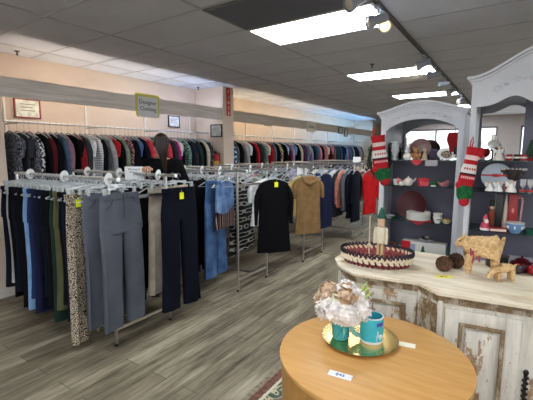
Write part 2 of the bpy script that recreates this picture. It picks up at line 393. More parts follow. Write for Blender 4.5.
# ------------------------------------------------------------------ garment meshes (origin on the rail, x = width, y = thickness, z down)
def oval(cx, z, w, t, ph, amp, n=20, k=14, lean=0.0):
    out = []
    for j in range(n):
        a = 2*PI*j/n; ca, sa = math.cos(a), math.sin(a)
        x = w*math.copysign(abs(ca)**.75, ca); y = t*math.copysign(abs(sa)**.8, sa)
        y += amp*math.sin(k*x*6+ph)+amp*.6*math.sin(k*x*11+ph*2)
        out.append((cx+x, y+lean, z))
    return out
def trousers_mesh(seed, L=1.05, w=.19, hem=.1, flare=0):
    rnd = random.Random(seed); b = MB(); ph = rnd.random()*6; top = -.115
    rs = []
    for i in range(8):
        t = i/7; z = top-.3*t; ww = w+(.025*math.sin(t*PI*.5)); rs.append(oval(0, z, ww, .018+.012*t, ph, .002+.004*t))
    b.rings(rs)
    for s in (-1, 1):
        rs = []; sp = .012+.022*rnd.random()
        for i in range(13):
            t = i/12; z = top-.26-(L-.26)*t
            hw = (w+.02)/2*(1-t)**1.3+hem*.86*(1-(1-t)**1.3) - .008*math.sin(t*PI); hw += flare*max(0, t-.6)
            rs.append(oval(s*((w+.02)/2+.001+sp*t)+.008*math.sin(t*4+ph+s)*t, z, hw, .029+.012*min(1, t*4)-.008*t, ph+s, .002+.007*min(1, t*3), 14, 12))
        b.rings(rs)
    return b.mesh('trousers_body', .9)
def waistband_mesh(w):
    b = MB(); rs = [oval(0, z, w+e, .022+e, 0, .001) for z, e in ((-.112, .0), (-.113, .003), (-.148, .004), (-.15, 0))]
    b.rings(rs)
    for x in (-.7, -.25, .25, .7): b.box((x*w-.005, -.03, -.155), (x*w+.005, -.02, -.11))
    return b.mesh('waistband', .9)
def fly_mesh():
    b = MB(); b.tube([(.004, -.03, -.15), (.004, -.036, -.22), (.0, -.036, -.3)], .0025, 5).ball((0, -.031, -.13), (.008, .004, .008), 8, 5)
    for s in (-1, 1): b.tube([(s*.1, -.028, -.15), (s*.125, -.031, -.19), (s*.17, -.026, -.215)], .0025, 5)
    return b.mesh('stitching', .9)
def top_mesh(seed, L=.62, sl=.5, w=.21, t=.03, neck='round'):
    rnd = random.Random(seed); b = MB(); ph = rnd.random()*6; rs = []
    for i, (z, ww, tt) in enumerate([(-.082, .06, .02), (-.092, .10, .024), (-.108, .15, .026), (-.13, w-.015, .028), (-.17, w, t)]):
        rs.append(oval(0, z, ww, tt, ph, .001, 24))
    for i in range(1, 10):
        u = i/9; rs.append(oval(0, -.17-(L-.1)*u, w-.012*math.sin(u*PI)+.02*u, t+.006*u, ph, .002+.007*u, 24))
    b.rings(rs)
    for s in (-1, 1):
        pts = []; rr = []
        for i in range(8):
            u = i/7; pts.append((s*(w-.035+.055*math.sin(min(1, u*2.2)*PI/2)+.01*u), .012*math.sin(u*3+ph), -.14-sl*u)); rr.append((.03 if i else .016)+.02*math.sin(min(1, u*3)*PI/2)-.02*u)
        b.tube(pts, rr, 10, flat=.8)
    b.v = [(x, y, z-.045) for x, y, z in b.v]; return b.mesh('garment_body', .9)
def collar_mesh(hood=False):
    b = MB()
    if hood:
        b.tube([(-.11, -.02, -.09), (-.085, -.045, -.15), (0, -.055, -.19), (.085, -.045, -.15), (.11, -.02, -.09)], [.012, .026, .03, .026, .012], 10)
        b.tube([(-.1, .02, -.09), (-.06, .035, -.1), (.06, .035, -.1), (.1, .02, -.09)], .02, 8)
    else:
        b.tube([(.075*math.cos(a), .022*math.sin(a)-.004, -.084-.028*max(0, -math.sin(a))) for a in [2*PI*k/16 for k in range(17)]], .006, 6, cap=False)
    b.v = [(x, y, z-.045) for x, y, z in b.v]; return b.mesh('collar', .9)
def hanger_mesh(kind):
    b = MB(); hook = [(.021*math.sin(a), 0, .021*math.cos(a)-.006) for a in [R(x) for x in range(-110, 171, 28)]]
    hook = [( -p[0], 0, p[2]) for p in hook]
    b.tube(hook+[(0, 0, -.03), (0, 0, -.06 if kind == 'clip' else -.105)], .002, 6)
    if kind == 'clip':
        b.tube([(-.17, 0, -.075), (-.06, 0, -.068), (0, 0, -.058), (.06, 0, -.068), (.17, 0, -.075)], .0065, 6)
        for s in (-.15, .15): b.box((s-.011, -.011, -.122), (s+.011, .011, -.064), .003)
    else:
        b.tube([(-.2, 0, -.175), (-.1, 0, -.133), (0, 0, -.105), (.1, 0, -.133), (.2, 0, -.175)], [.006, .008, .009, .008, .006], 8)
        b.tube([(-.195, 0, -.18), (0, 0, -.185), (.195, 0, -.18)], .004, 6)
    return b.mesh('hanger', .9)
H_CLIP, H_TOP = hanger_mesh('clip'), hanger_mesh('top')
TR = [trousers_mesh(s, L=l_, w=w_, hem=h_) for s, l_, w_, h_ in ((1, 1.0, .18, .1), (2, 1.06, .19, .105), (3, .94, .175, .085), (4, 1.12, .185, .12))]
TRL = trousers_mesh(5, L=1.2, w=.17, hem=.1)
TRS = trousers_mesh(6, L=.98, w=.17, hem=.125)
WB = waistband_mesh(.19); FLY = fly_mesh(); 
TP = [top_mesh(s, L=l_, sl=sl_, w=w_, t=t_) for s, l_, sl_, w_, t_ in ((1, .62, .5, .21, .03), (2, .68, .54, .205, .035), (3, .58, .22, .2, .028), (4, .72, .56, .22, .042), (5, .6, .12, .17, .026), (6, .92, .5, .2, .034), (7, .84, .26, .19, .034), (8, .86, .5, .2, .036))]
CO = collar_mesh(); HOOD = collar_mesh(True)
TAG_ME = MB().box((-.026, -.042, -.215), (.02, -.038, -.155)).tube([(0, -.038, -.155), (.004, -.03, -.135)], .0012, 4).mesh('price_tag')

def hang_trousers(x, y, z, rz, cname, label, var=0, tagx=None, me=None, fly=False, grp=None, name='trousers'):
    t = thing(name, label, 'trousers', (x, y, z), rz, grp)
    inst('trousers_body', me or TR[var], C[cname], t)
    inst('waistband', WB, C[cname], t)
    if fly: inst('stitching', FLY, C['charcoal'] if cname != 'charcoal' else C['black'], t)
    inst('hanger', H_CLIP, clear_plastic, t)
    if tagx is not None: inst('price_tag', TAG_ME, yellow_tag, t, (tagx, 0, 0))
    return t
def hang_top(x, y, z, rz, cname, label, var=0, tagx=None, name='shirt', cat='shirt', cc=None, hood=False):
    t = thing(name, label, cat, (x, y, z), rz)
    inst('garment_body', TP[var], C[cname], t)
    inst('collar', HOOD if hood else CO, C[cc or cname], t)
    inst('hanger', H_TOP, clear_plastic, t)
    if tagx is not None: inst('price_tag', TAG_ME, yellow_tag, t, (tagx, 0, 0))
    return t
def neighbours(names, kinds, i, rail):
    a = names[i-1] if i else None; b = names[i+1] if i+1 < len(names) else None
    me = '%s %s' % (names[i], kinds[i])
    if a and b: return '%s between %s and %s on %s' % (me, a, b, rail)
    return '%s at the %s end of %s' % (me, 'right' if a else 'left', rail)
USED = set()
def unique(lab):
    for suf in ('', ', longer one', ', shorter one', ', farther along', ', farthest along', ', last such one'):
        if lab+suf not in USED: USED.add(lab+suf); return lab+suf
    return lab

# ------------------------------------------------------------------ double rail racks (rails run from the wall to the aisle)
RZ = 1.39
rack_labels = ['nearest chrome double-rail clothes rack, hung with trousers', 'second chrome clothes rack, with the jeans and black top', 'third chrome clothes rack, with the brown hooded shirt', 'fourth chrome clothes rack, ending by the red shirt', 'fifth chrome clothes rack, farthest along the aisle']
racks = [(1.72, 2.30, -2.63, -4.2), (3.24, 3.83, -2.54, -4.2), (4.68, 5.31, -2.46, -4.15), (6.45, 7.0, -2.38, -4.15), (8.3, 8.9, -2.3, -4.15)]
for (ya, yb, xe, xw), lab in zip(racks, rack_labels):
    t = thing('clothes_rack', lab, 'clothes rack', ((xe+xw)/2, (ya+yb)/2, 0))
    hx = (xe-xw)/2; hy = (yb-ya)/2
    for sx in (-1, 1):
        for sy in (-1, 1):
            obj('post', MB().box((sx*hx-.011*(1+sx), sy*hy-.011, .02), (sx*hx+.011*(1-sx), sy*hy+.011, RZ+.01), .003), chrome, t)
            obj('foot', MB().lathe([(.014, 0), (.016, .006), (.008, .012), (.008, .025)], 12, (sx*(hx-.015), sy*hy, 0)), black_metal, t)
        obj('crossbar', MB().box((sx*(hx-.015)-.01, -hy, .13), (sx*(hx-.015)+.01, hy, .155)), chrome, t)
        obj('crossbar', MB().box((sx*(hx-.015)-.01, -hy, 1.21), (sx*(hx-.015)+.01, hy, 1.235)), chrome, t)
    for sy in (-1, 1):
        obj('rail', MB().tube([(-hx-.02, sy*hy, RZ), (hx+.12, sy*hy, RZ)], .0125, 12), chrome, t)
        obj('rail_cap', MB().lathe([(.004, 0), (.016, 0), (.018, .006), (.012, .012)], 14), white_plastic, t, (hx+.12, sy*hy, RZ), (0, PI/2, 0))
    obj('stretcher', MB().box((-hx, -.012, .13), (hx, .012, .155)), chrome, t)

def rail_run(xs, y, specs, rail, kind='t', z=RZ, jit=0):
    """specs: list of (colour, kind, var, tag)"""
    rnd = random.Random(int(y*100)); names = [s[0] for s in specs]; kinds = [s[1] for s in specs]
    for i, (s, x) in enumerate(zip(specs, xs)):
        lab = unique(neighbours(names, kinds, i, rail)); rz = PI/2+rnd.uniform(-.1, .1)
        if s[1] in ('trousers', 'leggings'):
            hang_trousers(x, y+rnd.uniform(-.02, .02)*0, z, rz, s[0], lab, s[2], s[3], me=TRL if s[2] == 9 else (TRS if s[2] == 8 else None) if s[2] > 3 else None)
        else:
            hang_top(x, y, z, rz, s[0], lab, s[2], s[3], name=s[1].replace(' ', '_'), cat=s[1])
# front rail of nearest rack: dark trousers at the wall end to grey ones at the aisle end
T = 'trousers'
fr = [('dark navy', T, 0, -.12), ('light grey', T, 2, -.13), ('black', T, 1, None), ('dark navy', T, 0, None), ('black', T, 2, -.1), ('black', T, 3, None), ('sky blue', T, 3, None), ('royal blue', T, 0, -.12), ('indigo', T, 3, None),
      ('navy', T, 1, None), ('dark navy', T, 2, .05), ('black', T, 0, None), ('forest green', T, 3, None), ('olive', T, 0, None), ('black', T, 2, None), ('navy', T, 1, None)]
xs = [-4.08+i*(1.12/15) for i in range(16)]
rail_run(xs, 1.72, fr, "nearest rack's front rail")
hang_trousers(-2.86, 1.65, RZ, PI/2+.25, 'leopard-print', 'long leopard-print trousers hanging lowest on the nearest rack', 0, -.1, me=TRL)
hang_trousers(-2.81, 1.83, RZ, PI/2, 'white', 'white trousers whose hem shows right of the leopard print', 3)
hang_trousers(-2.765, 1.80, RZ, PI/2, 'dark navy', 'dark navy trousers squeezed between leopard print and grey corduroy pair', 2)
hang_trousers(-2.70, 1.725, RZ, PI/2+.1, 'grey corduroy', 'grey trousers half covered by the foremost grey corduroy pair', 1, fly=True)
hang_trousers(-2.555, 1.765, RZ, PI/2+.15, 'grey corduroy', 'grey corduroy trousers facing the aisle at the nearest rack end', 1, fly=True)
# back rail of nearest rack
bk = [('black', T, 1, None), ('charcoal', T, 0, None), ('navy', T, 3, None), ('grey', T, 2, None), ('black', T, 0, None), ('dark navy', T, 1, None), ('denim blue', T, 2, None), ('black', T, 3, None), ('indigo', T, 0, None), ('black', T, 1, -.1), ('dark navy', T, 3, None), ('black', T, 2, .1)]
rail_run([-4.05+i*(1.2/11) for i in range(12)], 2.30, bk, "nearest rack's back rail")
hang_trousers(-2.70, 2.33, RZ, PI/2+.05, 'tan', 'pale tan wide-leg trousers sticking out behind the dark navy pair', 3, me=TRS)
hang_trousers(-2.70, 2.44, RZ, PI/2, 'beige', 'pale beige trousers peeking out right of the aisle-facing dark navy pair', 2)
hang_trousers(-2.535, 2.36, RZ, PI/2-.05, 'dark navy', 'dark navy trousers with yellow tag facing the aisle, over tan pair', 3, .0)
# empty hangers crowding the nearest rack
rnd = random.Random(7)
for y in (1.72, 2.30):
    for k in range(30):
        x = -4.1+k*.049+rnd.uniform(-.01, .01)
        o = inst('hanger', H_CLIP if k % 2 else H_TOP, clear_plastic, None, (x, y, RZ), (0, 0, PI/2+rnd.uniform(-.22, .22)))
        tag(o, 'clear plastic hanger crowded among the trousers on the nearest rack', 'hanger', 'clear hangers on the nearest rack')
for y, xa, lab, grp in ((3.24, -3.9, 'clear plastic hanger crowded on the second rack, left of the jeans', 'clear hangers on the second rack'), (3.83, -3.9, 'clear plastic hanger on the second rack, behind the jeans', 'clear hangers on the second rack back rail'), (4.68, -3.7, 'clear plastic hanger on the third rack left of the brown top', 'clear hangers on the third rack')):
    for k in range(18):
        o = inst('hanger', H_CLIP if k % 3 == 0 else H_TOP, clear_plastic, None, (xa+k*.07+rnd.uniform(-.015, .015), y, RZ), (0, 0, PI/2+rnd.uniform(-.25, .25)))
        tag(o, lab, 'hanger', grp)
# second rack
T2 = 'top'
r2a = [('black', T, 0, None), ('navy', T, 1, None), ('black', T, 2, .05), ('charcoal', T, 3, None), ('black', T, 1, -.1), ('gold patterned', T2, 0, None), ('black', T, 0, .0), ('navy', T, 2, None), ('black', T, 1, -.1), ('indigo', T, 3, None), ('black', T, 0, .1)]
rail_run([-4.05+i*.103 for i in range(11)], 3.24, r2a, "the second rack's front rail")
hang_trousers(-2.86, 3.22, RZ, PI/2+.15, 'denim', 'full-length blue jeans behind the denim skirt on the second rack', 3)
# denim skirt over a striped underskirt
t = thing('denim_skirt', 'faded denim skirt with curved hem over a rust striped underskirt', 'skirt', (-2.76, 3.27, RZ), PI/2+.15)
b = MB(); rs = []
for i in range(9):
    u = i/8; w_ = .165+.03*math.sin(u*PI/2)
    r_ = oval(0, 0, w_, .03+.008*u, 2, .004*u, 28)
    rs.append([(p[0], p[1], -.115-(.29+.09*math.cos(p[0]/w_*1.5+.5))*u*1.0) for p in r_])
b.rings(rs); obj('skirt_body', b, C['faded denim'], t)
b = MB(); rs = [oval(.01, -.36-.3*i/6, .185+.02*i/6, .022+.006*i/6, i*.15, .006, 28) for i in range(7)]
b.rings(rs); obj('underskirt', b, C['rust striped'], t)
inst('waistband', WB, C['denim'], t); inst('hanger', H_CLIP, clear_plastic, t)
r2b = [('charcoal', T2, 0, None), ('white', T2, 1, None), ('black', T2, 3, None), ('light grey', T2, 0, None), ('cream', T2, 2, None), ('black', T2, 1, None), ('grey', T2, 0, None), ('white', T2, 3, None)]
rail_run([-4.05+i*.135 for i in range(8)], 3.83, r2b, "the second rack's back rail")
hang_top(-2.86, 3.80, RZ, PI/2+.1, 'black fair-isle', 'black knit sweater with pale patterned bands, left of the black top', 5, name='sweater', cat='sweater')
hang_trousers(-2.95, 3.78, RZ, PI/2+.1, 'black fair-isle', 'black patterned trousers below the fair-isle sweater on second rack', 0)
hang_top(-2.52, 3.80, RZ, PI/2-.6, 'white', 'white shirt edging the black loose top on the second rack', 2)
hang_top(-2.44, 3.83, RZ, PI/2-.7, 'black', 'black loose top with yellow tag at the second rack end', 5, .02, name='blouse', cat='blouse', cc='black')
# third rack
r3a = [('cream', T2, 0, None), ('grey', T2, 1, None), ('salmon', T2, 2, None), ('light grey', T2, 0, None), ('beige', T2, 3, None), ('white', T2, 2, None), ('dusty rose', T2, 1, None), ('sage', T2, 0, None), ('dark navy', T2, 3, None), ('light blue', T2, 2, None), ('charcoal', T2, 0, None)]
rail_run([-4.05+i*.12 for i in range(11)], 4.68, r3a, "the third rack's front rail")
hang_top(-2.5, 4.69, RZ, PI/2-.6, 'yellow', 'pale yellow shirt showing at the edges of the brown hooded top', 2)
hang_top(-2.42, 4.71, RZ, PI/2-.65, 'brown', 'brown short-sleeved hooded top hanging at the third rack end', 6, None, name='hooded_top', cat='top', hood=True)
r3b = [('black', T2, 0, None), ('white', T2, 1, None), ('slate blue', T2, 2, None), ('black', T2, 3, None), ('grey', T2, 0, None), ('indigo', T2, 1, None), ('navy', T2, 3, None), ('lavender', T2, 2, None), ('indigo', T2, 0, None), ('navy', T2, 3, None), ('royal blue', T2, 7, None), ('indigo', T2, 7, None)]
rail_run([-4.05+i*.147 for i in range(12)], 5.31, r3b, "the third rack's back rail")
r4a = [('teal', T2, 0, None), ('mauve', T2, 1, None), ('denim blue', T2, 3, None), ('black', T2, 0, None), ('lavender', T2, 2, None), ('slate blue', T2, 1, None), ('light blue', T2, 0, None), ('white', T2, 2, None), ('grey', T2, 3, None), ('cream', T2, 1, None), ('charcoal', T2, 0, None), ('salmon', T2, 2, None), ('dark navy', T2, 3, None), ('navy', T2, 1, None)]
r4a = r4a[:10]+[('light blue', T2, 7, None), ('cream', T2, 1, None), ('slate blue', T2, 7, None), ('white', T2, 3, None), ('charcoal', T2, 7, None), ('salmon', T2, 1, None), ('grey', T2, 3, None), ('dark navy', T2, 7, None), ('dark navy', T2, 5, None)]
rail_run([-4.05+i*.1 for i in range(10)]+[-3.03+i*.085 for i in range(9)], 6.45, r4a, "the fourth rack's front rail")
r4b = [('beige', T2, 0, None), ('black', T2, 1, None), ('pink', T2, 2, None), ('charcoal', T2, 3, None), ('forest green', T2, 0, None), ('light grey', T2, 2, None), ('grey', T2, 3, None), ('teal', T2, 1, None), ('mauve', T2, 0, None), ('slate blue', T2, 3, None), ('charcoal', T2, 3, None), ('cream', T2, 0, None)]
r4b = [(c_, k_, 7 if v_ == 3 else v_, g_) for c_, k_, v_, g_ in r4b]
rail_run([-4.05+i*.147 for i in range(12)], 7.0, r4b, "the fourth rack's back rail")
r5a = [('grey', T2, 0, None), ('plum', T2, 1, None), ('black', T2, 2, None), ('maroon', T2, 3, None), ('beige', T2, 0, None), ('black', T2, 2, None), ('charcoal', T2, 3, None), ('olive', T2, 1, None)]
rail_run([-3.5+i*.13 for i in range(8)], 8.3, r5a, "the fifth rack")
hang_top(-2.36, 8.32, RZ, PI/2-.3, 'bright red', 'bright red long shirt hanging near the left stocking', 3)
hang_top(-2.27, 7.02, RZ, PI/2-.2, 'bright red', 'bright red shirt at the fourth rack end behind the wooden stick', 7)

# size discs on the rails
disc = MB().lathe([(.0135, -.002), (.049, -.002), (.0505, 0), (.049, .002), (.0135, .002)], 24, cap=False).mesh('size_disc', .6)
dspec = [(-3.9, 1.72, "leftmost white size disc on the nearest rack's front rail"), (-3.28, 1.72, "middle white size disc on the nearest rack's front rail"), (-2.63, 1.72, "big white size disc at the aisle end above the grey trousers"),
         (-3.90, 2.30, "white size disc on nearest rack's back rail, above the leopard trousers"), (-3.33, 2.30, "white size disc left of the white card on the nearest rack"), (-2.74, 2.30, 'white size disc right of the white card, below the shopper'),
         (-3.38, 3.24, "leftmost white size disc on the second rack's front rail"), (-3.08, 3.24, "middle white size disc on the second rack's front rail"), (-2.8, 3.24, "white size disc above the blue jeans on the second rack"),
         (-3.1, 3.83, "left white size disc on the second rack's back rail"), (-2.8, 3.83, 'white size disc above the black loose top'), (-3.2, 4.68, "left white size disc on the third rack's front rail"), (-2.75, 4.68, 'white size disc above the brown hooded top'),
         (-3.0, 5.31, 'white size disc on the third rack above the blue tops'), (-2.9, 6.45, 'white size disc on the fourth rack front rail')]
for x, y, l in dspec:
    o = inst('size_disc', disc, white_plastic, None, (x, y, RZ), (0, PI/2+.12, .35)); tag(o, l, 'size disc')
# sign card on the rack and small cards on far racks
t = thing('sign_card', 'white printed sign card standing on the nearest clothes rack', 'sign', (-3.075, 2.29, RZ), R(34))
obj('card', MB().box((-.09, -.002, -.06), (.09, .002, .07)), paper, t)
obj('holder', MB().tube([(0, .006, -.02), (0, .006, .06)], .004, 6), chrome, t)
o = inst('lettering', text_mesh('Women\'s', .03), ink, t, (0, -.003, .043), (PI/2, 0, 0))
o = inst('lettering', text_mesh('Bottoms', .024), ink, t, (0, -.003, .017), (PI/2, 0, 0))
for x, y, l in ((-2.52, 5.0, 'small white card on the third rack right of brown hooded top'), (-2.44, 7.0, 'small white card above the fourth rack, low under the wall clothes')):
    t = thing('sign_card', l, 'sign', (x, y-.3, RZ), R(34)); obj('card', MB().box((-.07, -.002, .0 if y < 6 else .02), (.07, .002, -.13 if y < 6 else .12)), paper, t)
    obj('holder', MB().tube([(0, .004, -.05), (0, .004, .05)], .003, 6), chrome, t)

# ------------------------------------------------------------------ wall rails
WZ = 1.94
def wall_rail(ya, yb, label):
    t = thing('wall_rail', label, 'clothes rail', (-4.72, ya, WZ))
    obj('rail', MB().tube([(0, 0, 0), (0, yb-ya, 0)], .0125, 12), chrome, t)
    n = int((yb-ya)/1.1)
    for k in range(n+1):
        y = .15+k*(yb-ya-.3)/n
        obj('upright', MB().box((-.33, y-.012, -1.4), (-.315, y+.012, .42)), mat('upright_white', (222, 218, 212), .5), t)
        obj('bracket', MB().box((-.32, y-.005, -.02), (.0, y+.005, .0)), chrome, t)
wall_rail(1.85, 5.15, 'chrome wall rail holding tops between the near pier and middle pier')
wall_rail(5.5, 13.45, 'chrome wall rail holding tops beyond the middle wall pier')
S = 'shirt'; J = 'jacket'
w1 = [('grey speckled', S, 2), ('charcoal', S, 2), ('grey speckled', S, 0), ('black-and-white print', S, 0), ('black', S, 1), ('maroon', S, 0), ('black', J, 3), ('slate blue', S, 1), ('mauve', S, 0), ('black', S, 2), ('red plaid', S, 1), ('charcoal', S, 0), ('white', S, 2), ('grey striped', S, 1), ('black', J, 3),
      ('light grey', S, 1), ('red', S, 2), ('black', S, 0), ('sage', S, 1), ('maroon floral', S, 0), ('black', J, 3), ('dark navy', J, 3), ('denim blue', S, 2), ('navy', S, 1), ('pink floral', S, 0), ('black', S, 2), ('cream floral', S, 0), ('black', J, 1), ('charcoal', J, 3), ('white', S, 2),
      ('black', J, 1), ('green patterned', S, 0), ('navy', J, 3), ('coral', J, 3), ('coral', S, 2), ('charcoal', S, 1), ('magenta', J, 3), ('indigo', S, 2), ('green plaid', S, 1), ('black', J, 3), ('cream', S, 0), ('black', J, 1), ('black sparkly', J, 3)]
w2 = [('blue-and-black floral', J, 3), ('grey speckled', S, 0), ('black', J, 3), ('light grey', S, 1), ('white', S, 2), ('black', S, 0), ('bright red', J, 1), ('charcoal', J, 3), ('green patterned', S, 0), ('cream', S, 2), ('red', J, 1), ('grey', S, 0), ('navy', S, 1), ('gold patterned', S, 0), ('black', J, 3),
      ('light blue', S, 2), ('maroon', S, 1), ('lavender', S, 0), ('sky blue', S, 2), ('black', J, 1), ('cream', S, 0), ('plum', S, 1), ('purple', J, 3), ('light grey', S, 2), ('lavender', S, 1), ('dark navy', J, 1), ('teal', S, 0), ('denim blue', S, 2), ('pink', S, 0), ('black', J, 3), ('dusty rose', S, 1),
      ('salmon', S, 0), ('white', S, 2), ('maroon', J, 1), ('pink', S, 2), ('maroon floral', S, 0), ('charcoal', J, 1), ('teal', J, 3), ('navy', S, 0), ('slate blue', J, 1), ('royal blue', J, 3), ('navy', S, 2), ('sky blue', S, 0), ('mauve', S, 1), ('denim blue', J, 3), ('teal', S, 1), ('grey', S, 0), ('light blue', J, 1), ('forest green', J, 3), ('indigo', S, 0), ('black', S, 1), ('lavender', J, 3), ('sage', S, 0), ('navy', J, 1)]
w1 = [q for q in w1 if q[0] not in ('coral', 'magenta')]
w1[24:24] = [('coral', J, 3)]; w1[29:29] = [('coral', S, 3)]; w1[31:31] = [('magenta', J, 3)]
def wall_run(ya, yb, specs, rail):
    rnd = random.Random(int(yb)); n = len(specs); names = [s[0] for s in specs]; kinds = [s[1] for s in specs]
    for i, s in enumerate(specs):
        y = ya+(yb-ya)*i/(n-1)+rnd.uniform(-.012, .012)
        hang_top(-4.72, y, WZ, rnd.uniform(-.2, .16), s[0], unique(neighbours(names, kinds, i, rail)), s[2], name=s[1], cat=s[1])
wall_run(1.9, 5.0, w1, 'the near wall rail')
wall_run(5.62, 12.9, w2, 'the wall rail past the pier')
# second tier of hanging shown dimly behind the racks is hidden by them

# framed pictures and signs on the wall
def picture(loc, rz, wd, ht, fcol, label, inner=(225, 222, 214), lines=3):
    t = thing('framed_picture', label, 'picture', loc, rz)
    f = MB(); k = .016
    f.box((-wd/2, -.018, -ht/2), (wd/2, 0, -ht/2+k)).box((-wd/2, -.018, ht/2-k), (wd/2, 0, ht/2)).box((-wd/2, -.018, -ht/2), (-wd/2+k, 0, ht/2)).box((wd/2-k, -.018, -ht/2), (wd/2, 0, ht/2))
    obj('frame', f, mat('frame_%d_%d' % (fcol[0], fcol[1]), fcol, .45), t)
    obj('sheet', MB().box((-wd/2+k, -.01, -ht/2+k), (wd/2-k, -.004, ht/2-k)), mat('sheet_%d' % inner[0], inner, .5, rgb2=tuple(int(c*.82) for c in inner), scale=14), t)
    l = MB()
    for j in range(lines): l.box((-wd*.28, -.0112, ht*.2-j*ht*.16), (wd*.28-(j % 2)*wd*.08, -.0102, ht*.2-j*ht*.16+ht*.035))
    obj('print', l, mat('print_ink', (120, 125, 118), .6), t)
LW = PI/2
picture((-5.04, 2.25, 2.13), LW, .30, .235, (150, 60, 62), 'picture with thin red frame under the valance at far left', (232, 236, 222))
picture((-5.04, 4.62, 2.13), LW, .26, .2, (60, 58, 56), 'thin dark-framed certificate on the wall left of the pier', (235, 238, 240))
picture((-4.52, 5.16, 1.98), 0, .27, .225, (14, 14, 14), 'black-framed notice facing us on the side of the wall pier', (205, 208, 208))
picture((-5.04, 7.62, 2.33), LW, .29, .2, (14, 14, 14), 'small black frame on the wall just beyond the pier', (190, 186, 176))
picture((-4.39, 10.55, 2.24), LW, .3, .2, (14, 14, 14), 'left one of two small black frames far along the valance', (190, 192, 190))
picture((-4.385, 10.98, 2.19), LW, .26, .24, (16, 16, 14), 'right and lower one of two small black frames on the valance', (196, 198, 196))
def paper_sign(loc, wd, ht, words, label, tilt=0):
    t = thing('paper_sign', label, 'sign', loc, LW)
    pts = []; n = 9
    def edge(x0, z0, x1, z1, nx, nz):
        for k in range(n):
            for q in range(3):
                u = (k+q/3)/n; d = .012*math.sin(q/3*PI); pts.append((x0+(x1-x0)*u+nx*d, z0+(z1-z0)*u+nz*d))
    a, c_ = wd/2, ht/2
    edge(-a, -c_, a, -c_, 0, -1); edge(a, -c_, a, c_, 1, 0); edge(a, c_, -a, c_, 0, 1); edge(-a, c_, -a, -c_, -1, 0)
    obj('border', MB().slab(pts, -.002, 0), mat('sign_border', (206, 200, 92), .7), t)
    obj('sheet', MB().box((-wd/2+.025, -.004, -ht/2-.005), (wd/2-.02, -.002, ht/2-.035)), mat('sign_sheet', (208, 208, 206), .7), t)
    for j, wd_ in enumerate(words):
        inst('lettering', text_mesh(wd_, .082), ink, t, (0, -.005, .045-.09*j), (PI/2, 0, 0))
paper_sign((-4.392, 3.55, 2.25), .40, .31, ['Designer', 'Clothing'], 'Designer Clothing sign with yellow scalloped border pinned to the valance')
t = thing('paper_sign', 'plain cream paper sign pinned to the valance beyond the pier', 'sign', (-4.392, 8.67, 2.24), LW)
obj('sheet', MB().box((-.26, -.003, -.14), (.26, 0, .14)), mat('cream_sheet', (212, 204, 182), .7), t)
obj('lettering', text_mesh('Clothing', .1), ink, t, loc=(0, -.005, .0), rot=(PI/2, 0, 0))
# fire extinguisher and its sign
t = thing('extinguisher_sign', 'narrow vertical red sign with white letters on the wall pier', 'sign', (-4.368, 5.315, 2.5), LW)
obj('plate', MB().box((-.055, -.006, -.25), (.055, 0, .235)), mat('sign_red', (190, 42, 40), .45), t)
for j, ch in enumerate('FIRE'): inst('lettering', text_mesh(ch, .085), paper, t, (0, -.0075, .17-.095*j), (PI/2, 0, 0))
obj('arrow', MB().slab([(-.012, -.17), (.012, -.17), (.012, -.205), (.03, -.205), (0, -.24), (-.03, -.205), (-.012, -.205)], -.0075, -.006), paper, t)
t = thing('fire_extinguisher', 'red fire extinguisher with yellow label hanging on the wall pier', 'fire extinguisher', (-4.47, 5.06, 1.14))
obj('cylinder', MB().lathe([(.02, 0), (.075, .01), (.08, .03), (.08, .33), (.07, .38), (.035, .42), (.025, .43)], 20), mat('extinguisher_red', (170, 20, 24), .3), t)
obj('label', MB().lathe([(.081, .12), (.0815, .13), (.0815, .29), (.081, .3)], 20, cap=False), mat('label_yellow', (224, 176, 40), .5), t)
obj('valve', MB().lathe([(.022, .43), (.022, .46), (.012, .47)], 10).box((-.01, -.08, .47), (.01, .03, .48)).box((-.01, -.075, .445), (.01, .02, .453)), black_metal, t)
obj('hose', MB().tube([(.02, 0, .45), (.09, 0, .43), (.1, 0, .3), (.095, 0, .1)], .009, 8), black_metal, t)
obj('hook', MB().box((-.02, .08, .3), (.02, .108, .45)), steel, t)

